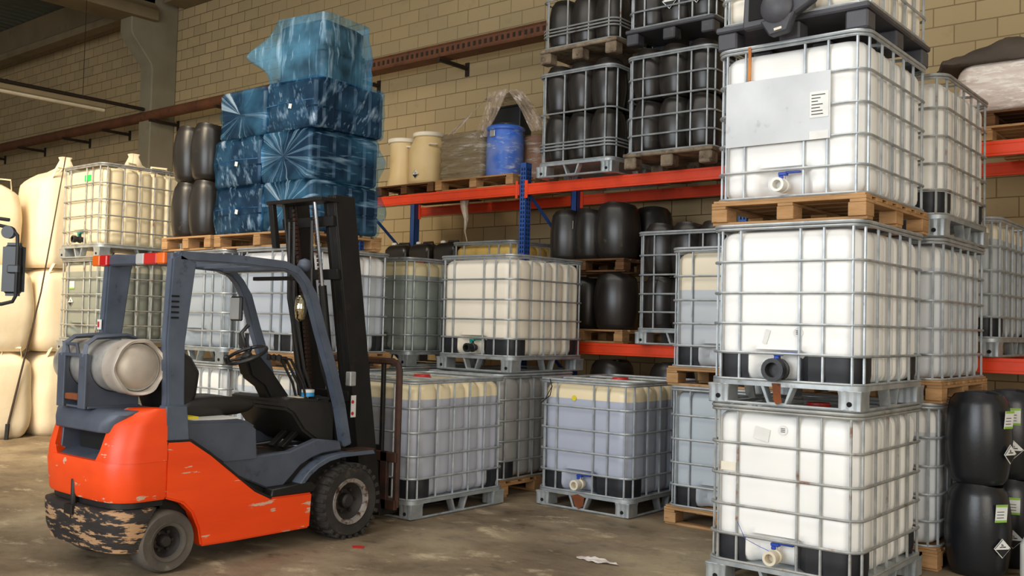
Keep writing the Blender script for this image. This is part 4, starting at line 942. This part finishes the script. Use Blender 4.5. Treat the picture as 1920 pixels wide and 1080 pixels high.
# rear bumper
cw([cw_ring(.150, 3.19, .46, .16, 3.31), cw_ring(.16, 3.16, .485, .17, 3.31), cw_ring(.25, 3.135, .505, .17, 3.33), cw_ring(.36, 3.125, .51, .17, 3.36), cw_ring(.415, 3.125, .51, .17, 3.40), cw_ring(.425, 3.15, .49, .17, 3.42)], 'rear_bumper', 'fk_scrape')
cw([cw_ring(.43, 3.17, .47, .16), cw_ring(.475, 3.17, .47, .16)], 'bumper_gap', 'fk_black')
m = fm(); m.tube([(XC, 3.13, .33), (XC, 3.13, .58)], .022, 8); m.box(XC - .05, XC + .05, 3.09, 3.16, .36, .42); F('tow_pin', m, 'fk_black', .003)
# wheels
def wheel(x, y, r, w, mat, s, lug, name, ringr):
    m = fm(); m.lathe([(r * .62, -w / 2 + .01), (r * .9, -w / 2), (r * .97, -w / 2 + .02), (r, -w / 2 + .045), (r, w / 2 - .045), (r * .97, w / 2 - .02), (r * .9, w / 2), (r * .62, w / 2 - .01)], 40, (x, y, r), 'x', False, False)
    t_ = F(name, m, mat, angle=30)
    if lug:
        m = fm()
        for k in range(26):
            a = 2 * PI * k / 26
            mt = Matrix.Translation((x, y, r)) @ Matrix.Rotation(a, 4, 'X'); 
            m.box(w / 2 - .085, w / 2 + .004, -.014, .014, r * .92, r + .012, mt); m.box(-w / 2, -w / 2 + .085, -.014, .014, r * .92, r + .012, mt @ Matrix.Rotation(.12, 4, 'X'))
        F('tread', m, mat, .003, t_)
    m = fm(); m.lathe([(.001, w / 2 - .09), (r * .3, w / 2 - .09), (r * .42, w / 2 - .05), (r * .62, w / 2 - .015)], 32, (x, y, r), 'x', False, False); F('rim', m, 'rim', parent=t_)
    m = fm(); m.lathe([(r * .5, w / 2 - .03), (r * .52, w / 2 - .008), (r * .62, w / 2 - .0), (r * .63, w / 2 - .012)], 36, (x, y, r), 'x', False, False); F('rim_ring', m, ringr, parent=t_)
    m = fm(); m.lathe([(r * .2, w / 2 - .1), (r * .2, w / 2 - .04), (r * .15, w / 2 - .025), (.001, w / 2 - .025)], 16, (x, y, r), 'x')
    for k in range(6): a = PI / 3 * k; m.lathe([(.012, w / 2 - .09), (.012, w / 2 - .06)], 8, (x, y + math.cos(a) * r * .32, r + math.sin(a) * r * .32), 'x')
    F('hub', m, 'rim', .0, t_)
wheel(XN - .06, 5.0, .275, .2, 'rubber', 1, True, 'front_wheel', 'rim_ring'); wheel(XF + .06, 5.0, .275, .2, 'rubber', 1, True, 'front_wheel', 'rim_ring')
wheel(XN - .07, 3.50, .198, .17, 'rubber_light', 1, False, 'rear_wheel', 'rubber_light'); wheel(XF + .07, 3.50, .198, .17, 'rubber_light', 1, False, 'rear_wheel', 'rubber_light')
m = fm(); m.box(XF + .2, XN - .2, 3.37, 3.5, .12, .28); m.box(XF + .2, XN - .2, 4.9, 5.05, .15, .5); F('axle', m, 'fk_black', .01)
# engine cover, seat
m = fm(); m.prism([(3.5, .86), (3.52, 1.02), (3.64, .95), (4.1, .935), (4.2, .88), (4.22, .64), (3.93, .64), (3.72, .78), (3.58, .84)], 'x', XC - .42, XN - .06); F('engine_cover', m, 'fk_grey', .02, seg=2)
m = fm(); m.prism([(3.462, .83), (3.64, .825), (3.615, 1.06), (3.462, 1.06)], 'x', XN - .1, XN - .01); F('post_base', m, 'fk_guard', .008); m = fm(); m.prism([(3.462, .83), (3.64, .825), (3.615, 1.06), (3.462, 1.06)], 'x', XF + .01, XF + .1); F('post_base', m, 'fk_guard', .008)
m = fm(); m.box(XC + .02, XN - .1, 3.72, 4.08, .94, .948); F('paper_sheet', m, 'paper')
m = fm(); m.box(XC + .1, XN - .16, 3.66, 3.80, .945, .965); F('yellow_tool', m, 'yellow', .004)
m = fm(); R = []
for y, z0, z1 in ((3.72, .93, 1.02), (3.8, .93, 1.07), (4.0, .93, 1.085), (4.2, .94, 1.075), (4.3, .96, 1.06), (4.33, .99, 1.03)):
    R.append([(XC + x, y, z0 + (z1 - z0) * t_) for x, t_ in ((-.22, .3), (-.2, .05), (.2, .05), (.22, .3), (.23, .7), (.2, .97), (0, 1.0 - .08), (-.2, .97), (-.23, .7))])
m.loft(R); F('seat_cushion', m, 'vinyl', .008, angle=60)
m = fm(); R = []
for z, y0, y1, w in ((.98, 3.68, 3.84, .2), (1.1, 3.64, 3.88, .22), (1.25, 3.62, 3.90, .22), (1.36, 3.6, 3.84, .2), (1.42, 3.6, 3.74, .16)):
    R.append([(XC + x * w, y, z) for x, y in ((-1, y0 + .03), (-.8, y0), (.8, y0), (1, y0 + .03), (1, y1 - .05), (.8, y1), (.5, y1 - .02), (-.5, y1 - .02), (-.8, y1), (-1, y1 - .05))])
m.loft(R); F('seat_back', m, 'vinyl', .01, angle=60)
# LPG cylinder and bracket
cy, cz, cr = 3.33, 1.305, .168
lc = thing('gas_cylinder', 'dented silver gas cylinder lying across the back of the forklift', 'gas cylinder', (XC, cy, cz))
CO = (XC, cy, cz)
m = MB(CO); m.lathe([(.02, -6.70), (.1, -6.68), (.145, -6.63), (cr, -6.55), (cr, -5.86), (.155, -5.83), (.15, -5.80)], 40, (0, cy, cz), 'x', True, True); ob('shell', m.mesh('shell', angle=40), 'alu', lc)
m = MB(CO); cr_ = []
for (r_, x_) in ((cr - .006, -5.93), (cr + .007, -5.925), (cr + .008, -5.81), (cr + .013, -5.78), (cr + .006, -5.762), (cr - .010, -5.768), (cr - .014, -5.81)):
    cr_.append([(x_ + .012 * math.sin(a * 5 + 1) * (x_ > -5.8), cy + (r_ + .006 * noise.noise(Vector((math.cos(a) * 2, math.sin(a) * 2, 3))) * (x_ > -5.85)) * math.cos(a), cz + (r_ + .008 * noise.noise(Vector((math.cos(a) * 2, math.sin(a) * 2, 3))) * (x_ > -5.85)) * math.sin(a)) for a in [2 * PI * q / 48 for q in range(48)]])
m.loft(cr_, True, False, False); ob('collar', m.mesh('collar', angle=40), 'alu_dull', lc)
m = MB(CO); m.lathe([(cr - .006, -5.83), (.14, -5.80), (.09, -5.772), (.02, -5.765)], 40, (0, cy, cz), 'x', False, True); ob('dome_end', m.mesh('dome', angle=40), 'alu_dull', lc)
for x in (-6.38, -6.10):
    m = fm()
    P = [(3.13, 1.03), (3.50, 1.03), (3.50, 1.13)] + [(cy + .172 * math.cos(a), cz - .172 * math.sin(a)) for a in [.55 + (PI - .75) * i / 12 for i in range(13)]] + [(3.165, 1.375), (3.135, 1.375)]
    m.prism(P, 'x', x - .03, x + .03); F('cylinder_saddle', m, 'fk_grey', .004)
    m = fm(); m.box(x - .045, x + .045, 3.118, 3.132, 1.03, 1.375); F('saddle_plate', m, 'fk_grey', .003)
    m = fm(); m.tube([(x, cy - .20, 1.36), (x, cy - .19, 1.44), (x, cy - .13, 1.485), (x, cy + .08, 1.50), (x, cy + .15, 1.48), (x, cy + .19, 1.38), (x, cy + .18, 1.25)], .016, 4, flat=1.6); F('strap', m, 'fk_grey')
m = fm(); m.box(-6.43, -6.05, 3.14, 3.5, 1.03, 1.045); F('saddle_base', m, 'fk_grey', .003); m = fm(); m.box(-6.40, -6.08, 3.12, 3.15, 1.36, 1.38); F('saddle_tie', m, 'fk_grey', .003)
m = fm(); m.tube([(-6.31, 3.13, 1.38), (-6.31, 3.12, 1.44), (-6.18, 3.12, 1.44), (-6.18, 3.13, 1.38)], .012, 6); F('strap_handle', m, 'fk_grey')
m = fm(); m.box(-6.32, -6.16, 3.12, 3.17, 1.08, 1.12); F('latch', m, 'rust', .005)
# overhead guard
def guard(x, s):
    m = fm(); xo, xi = x, x - s * .075
    rear = [(3.49, .84), (3.645, .82), (3.625, 1.10), (3.615, 1.45), (3.675, 1.96), (3.69, 1.99), (3.56, 2.045), (3.50, 2.02), (3.475, 1.47), (3.495, 1.1)]
    m.prism(rear, 'x', xo, xi); F('rear_post', m, 'fk_guard', .012, seg=2)
    pts = [(3.55, 2.03), (4.0, 2.035), (4.4, 2.02), (4.52, 1.985), (4.60, 1.91), (4.67, 1.80), (4.76, 1.55), (4.88, 1.25), (4.97, .98), (5.04, .68)]
    R = []
    for i, (y, z) in enumerate(pts):
        a = Vector(pts[max(i - 1, 0)]); b = Vector(pts[min(i + 1, len(pts) - 1)]); d = (b - a).normalized(); n = Vector((-d.y, d.x)); w = .032 if i < 5 else .04
        R.append([(xo, y + n.x * w, z + n.y * w), (xo, y - n.x * w, z - n.y * w), (xi, y - n.x * w, z - n.y * w), (xi, y + n.x * w, z + n.y * w)])
    m = fm(); m.loft(R); F('guard_rail', m, 'fk_guard', .01, seg=2, angle=50)
guard(-5.72, 1); guard(2 * XC + 5.72, -1)
m = fm(); m.box(-6.7, -5.74, 3.50, 3.59, 1.975, 2.05); F('rear_light_bar', m, 'fk_grey', .012)
m = fm()
for y in (3.85, 4.05, 4.25, 4.45): m.prism([(y, 2.0), (y + .02, 2.0), (y + .035, 2.035), (y + .015, 2.035)], 'x', -6.55, -5.78)
F('roof_bars', m, 'fk_guard')
m = fm(); m.box(-6.6, -5.74, 4.42, 4.48, 1.98, 2.03); F('front_crossbar', m, 'fk_guard', .01)
for (x0, x1, mt) in ((-6.72, -6.62, 'lamp_orange'), (-6.62, -6.52, 'lamp_red'), (-6.14, -6.04, 'lamp_clear'), (-6.04, -5.88, 'lamp_red'), (-5.88, -5.79, 'lamp_orange')):
    m = fm(); m.box(x0, x1 - .003, 3.475, 3.51, 1.975, 2.05); F('tail_lamp', m, mt, .008)
m = fm()
for k in range(5): m.box(-5.722, -5.716, 3.50, 3.555, 1.62 + k * .035, 1.632 + k * .035, None)
F('vent_slots', m, 'hole')
s_ = F('warning_sticker', fm().box(-6.585, -6.535, 3.462, 3.468, 1.53, 1.60), 'paper'); F('sticker_print', fm().box(-6.575, -6.555, 3.458, 3.463, 1.545, 1.585), 'red_pl', parent=s_)
# mirrors, beacon
m = fm(); m.lathe([(.001, .0), (.03, .004), (.05, .03), (.052, .05), (.04, .085), (.001, .1)], 20, (-5.76, 4.60, 1.985)); F('round_beacon', m, 'fk_grey', angle=60)
mr = F('side_mirror', fm().box(-6.53, -6.39, 4.50, 4.53, 1.61, 1.80), 'black_pl', .01); F('mirror_glass', fm().box(-6.52, -6.40, 4.494, 4.50, 1.622, 1.79), 'mirror', .002, mr)
m = fm(); m.lathe([(.012, -.1), (.035, -.08), (.045, 0), (.035, .08), (.012, .1)], 14, (-5.83, 4.63, 1.72)); F('convex_mirror', m, 'gold_mirror', angle=60)
m = fm(); m.tube([(-6.45, 4.6, 1.4), (-6.45, 4.56, 1.52), (-6.45, 4.62, 1.58)], .015, 6); m.tube([(-6.45, 4.6, 1.4), (-6.47, 4.72, 1.15)], .015, 6); F('grab_handle', m, 'black_pl')
# steering
m = fm(); st = Matrix.Translation((XC, 4.40, 1.36)) @ Matrix.Rotation(.42, 4, 'X')
m.tube([(.155 * math.cos(a), .155 * math.sin(a), 0) for a in [2 * PI * i / 28 for i in range(28)]], .014, 8, True, st)
for a in (0, 2.2, 4.1): m.tube([(.02 * math.cos(a), .02 * math.sin(a), -.02), (.15 * math.cos(a), .15 * math.sin(a), 0)], .011, 6, mtx=st)
m.lathe([(.045, -.04), (.045, .0), (.03, .015)], 14, mtx=st); m.lathe([(.018, 0), (.022, .05), (.012, .065)], 10, (-.02, -.15, 0), mtx=st); F('steering_wheel', m, 'black_pl')
m = fm(); m.prism([(4.36, 1.32), (4.48, 1.36), (4.60, 1.24), (4.82, .98), (4.62, .96), (4.52, 1.12), (4.40, 1.20)], 'x', XC - .07, XC + .07); F('steering_column', m, 'fk_black', .02, seg=2)
m = fm(); m.prism([(4.55, 1.03), (4.62, 1.055), (4.72, 1.04), (4.98, 1.02), (5.02, .95), (5.02, .68), (4.9, .68), (4.72, .80), (4.62, .93), (4.55, .97)], 'x', XC - .42, XN - .2); F('dashboard', m, 'vinyl', .02, seg=2)
m = fm(); m.box(XC + .05, XC + .2, 4.74, 4.84, 1.035, 1.047); F('dash_sticker', m, 'cream_pl', .003)
m = fm(); m.box(XC + .12, XC + .28, 4.86, 4.98, 1.02, 1.04); m.box(XC + .16, XC + .2, 4.88, 4.96, 1.03, 1.05); F('dash_switches', m, 'black_pl', .003)
for x in (.10, .16, .22): m = fm(); m.tube([(XC + x, 4.80, 1.03), (XC + x, 4.76, 1.15), (XC + x - .02, 4.66, 1.33), (XC + x - .05, 4.58, 1.345)], .010, 6); m.lathe([(.001, -.025), (.02, -.02), (.022, .015), (.001, .025)], 8, (XC + x - .05, 4.57, 1.345)); F('lever', m, 'fk_black')
tp = thing('tape_roll', 'roll of blue tape lying on the forklift dashboard', 'tape', (XC + .2, 4.83, 1.05))
m = MB(); m.lathe([(.032, 0), (.05, 0), (.05, .03), (.032, .03)], 24, cap0=False, cap1=False); m.loft([[(.032 * math.cos(a), .032 * math.sin(a), z) for a in [2 * PI * i / 24 for i in range(24)]] for z in (0, .03)], True, False, False); ob('tape', m.mesh('tape'), 'tape_blue', tp)
m = MB(); m.lathe([(.03, .03), (.05, .03), (.05, .05), (.03, .05)], 24, cap0=False, cap1=False); m.loft([[(.03 * math.cos(a), .03 * math.sin(a), z) for a in [2 * PI * i / 24 for i in range(24)]] for z in (0, .05)], True, False, False); ob('white_tape', m.mesh('tape2'), 'white', tp)
for x in (.0, .12): m = fm(); m.prism([(4.62, .68), (4.64, .66), (4.82, .80), (4.80, .83)], 'x', XC + x, XC + x + .06); F('pedal', m, 'fk_black', .004)
# mast
def mast_pt(t_, off=0): # t: height along lean
    return (5.43 + off - .155 * t_, t_)
def mbar(x0, x1, off0, off1, z0, z1, name, mat='fk_black', bevel=.004, parent=None):
    m = fm(); lean = lambda z: -.155 * z
    m.add([(x, 5.28 + o + lean(z), z) for x in (x0, x1) for o in (off0, off1) for z in (z0, z1)], [(0, 1, 3, 2), (4, 6, 7, 5), (0, 4, 5, 1), (2, 3, 7, 6), (0, 2, 6, 4), (1, 5, 7, 3)])
    return F(name, m, mat, bevel, parent)
for xa, s in ((-5.83, 1), (-6.49, -1)):
    mbar(xa, xa - s * .02, .05, .25, .1, 2.60, 'outer_channel'); mbar(xa - s * .02, xa - s * .09, .225, .25, .1, 2.60, 'outer_flange'); mbar(xa - s * .02, xa - s * .09, .05, .075, .1, 2.60, 'outer_flange')
    mbar(xa - s * .10, xa - s * .115, .06, .24, .15, 2.57, 'inner_channel'); mbar(xa - s * .115, xa - s * .16, .06, .08, .15, 2.57, 'inner_flange')
    m = fm(); m.tube([(xa - s * .14, 5.24 - .155 * .2, .2), (xa - s * .14, 5.24 - .155 * 1.9, 1.9)], .032, 12); F('lift_cylinder', m, 'fk_black')
    m = fm(); m.tube([(xa - s * .14, 5.24 - .155 * 1.9, 1.9), (xa - s * .14, 5.24 - .155 * 2.55, 2.55)], .014, 10); F('cylinder_rod', m, 'chrome' if s > 0 else 'fk_black')
    m = fm()
    for k in range(55): z = .7 + k * .033; m.box(xa - s * .19, xa - s * .22, 5.27 - .155 * z, 5.30 - .155 * z, z, z + .024)
    F('lift_chain', m, 'rust_dark')
for z in (.3, 1.0, 1.95, 2.36): mbar(-6.47, -5.85, .02, .06, z, z + .08, 'crossmember')
mbar(-6.50, -5.82, -.10, .08, 2.54, 2.57, 'top_plate'); mbar(-6.48, -6.42, -.10, -.06, 2.2, 2.54, 'top_strut'); mbar(-6.44, -6.36, .05, .10, 2.15, 2.55, 'hose_guide')
m = fm(); m.box(-6.5, -6.0, 4.68, 4.72, 1.93, 1.96); F('hose_bar', m, 'fk_black', .004)
for k, x in enumerate((-6.28, -6.22, -6.0)):
    m = fm(); m.tube([(x, 5.22 - .155 * 2.4, 2.4), (x - .02, 5.16 - .155 * 1.8, 1.8), (x, 5.18 - .155 * 1.2, 1.25), (x + .03, 5.16, .8)], .012, 6); F('hydraulic_hose', m, 'black_pl')
m = fm(); m.box(-5.80, -5.74, 5.06, 5.12, 1.13, 1.24); F('tilt_bracket', m, 'galv_rust', .006)
m = fm(); m.box(-5.829, -5.826, 5.15, 5.20, .88, 1.05); sk_ = F('warning_sticker', m, 'paper'); m = fm()
for z in (.91, 1.0): m.lathe([(.014, -.0025), (.014, 0)], 12, (-5.823, 5.165, z), 'x')
F('sticker_print', m, 'red_pl', parent=sk_)
# carriage, backrest, forks
yb = 5.58
m = fm(); m.box(-6.62, -5.72, yb - .04, yb, .12, .2); m.box(-6.62, -5.72, yb - .04, yb, .5, .58); m.box(-6.5, -6.42, yb - .04, yb - .005, .12, .58); m.box(-5.9, -5.82, yb - .04, yb - .005, .12, .58); F('carriage', m, 'rust_dark', .005)
m = fm(); m.box(-6.4, -5.9, yb - .22, yb - .04, .25, .5); F('carriage_block', m, 'fk_black', .01)
for x in (-6.60, -6.36, -6.13, -5.93): m = fm(); m.box(x - .018, x + .018, yb - .01, yb + .02, .55, 1.30); F('backrest_bar', m, 'fk_black', .004)
m = fm(); m.tube([(-5.74, yb, .14), (-5.74, yb, 1.24), (-5.76, yb, 1.29), (-5.81, yb, 1.31), (-6.55, yb, 1.31), (-6.60, yb, 1.27), (-6.60, yb, .5)], .028, 6); F('backrest_frame', m, 'rust_dark')
for x in (-6.46, -5.98): m = fm(); m.prism([(yb, .62), (yb + .035, .62), (yb + .04, .09), (yb + 1.05, .06), (yb + 1.05, .045), (yb + .0, .045)], 'x', x - .05, x + .05); F('fork', m, 'fk_black', .004)

# ------------------------------------------------------------------ floor debris
P0 = Vector((-4.06, 5.74, 0)); P1 = Vector((-3.70, 5.735, 0)); dn = Vector((0, 1, 0)).normalized()
m = MB(P0); g = []
for j in range(7):
    row = []
    for i in range(19):
        u = i / 18; wd = .045 * (math.sin(PI * min(1, u * 1.1)) ** .6 + .2) * (1 + .5 * noise.noise(Vector((u * 6, 0, 0)))); p = P0.lerp(P1, u) + dn * (j - 3) / 3 * wd
        row.append((p.x, p.y, .004 + .022 * abs(noise.noise(Vector((p.x * 22, p.y * 22, 0))))))
    g.append(row)
m.loft(g, False, False, False); sc = ob('plastic_scrap', m.mesh('scrap', angle=60), 'film_white', None, tuple(P0)); tag(sc, 'torn strip of clear plastic lying on the floor in the foreground', 'plastic scrap')
m = MB((-5.42, 4.86, 0)); m.prism([(-5.42, 4.84), (-5.36, 4.80), (-5.30, 4.84), (-5.34, 4.89), (-5.40, 4.88)], 'z', .0005, .003); tag(ob('red_rag', m.mesh('rag'), 'red_pl', None, (-5.42, 4.86, 0)), 'small scrap of red plastic on the floor beside the forklift front wheel', 'plastic scrap')
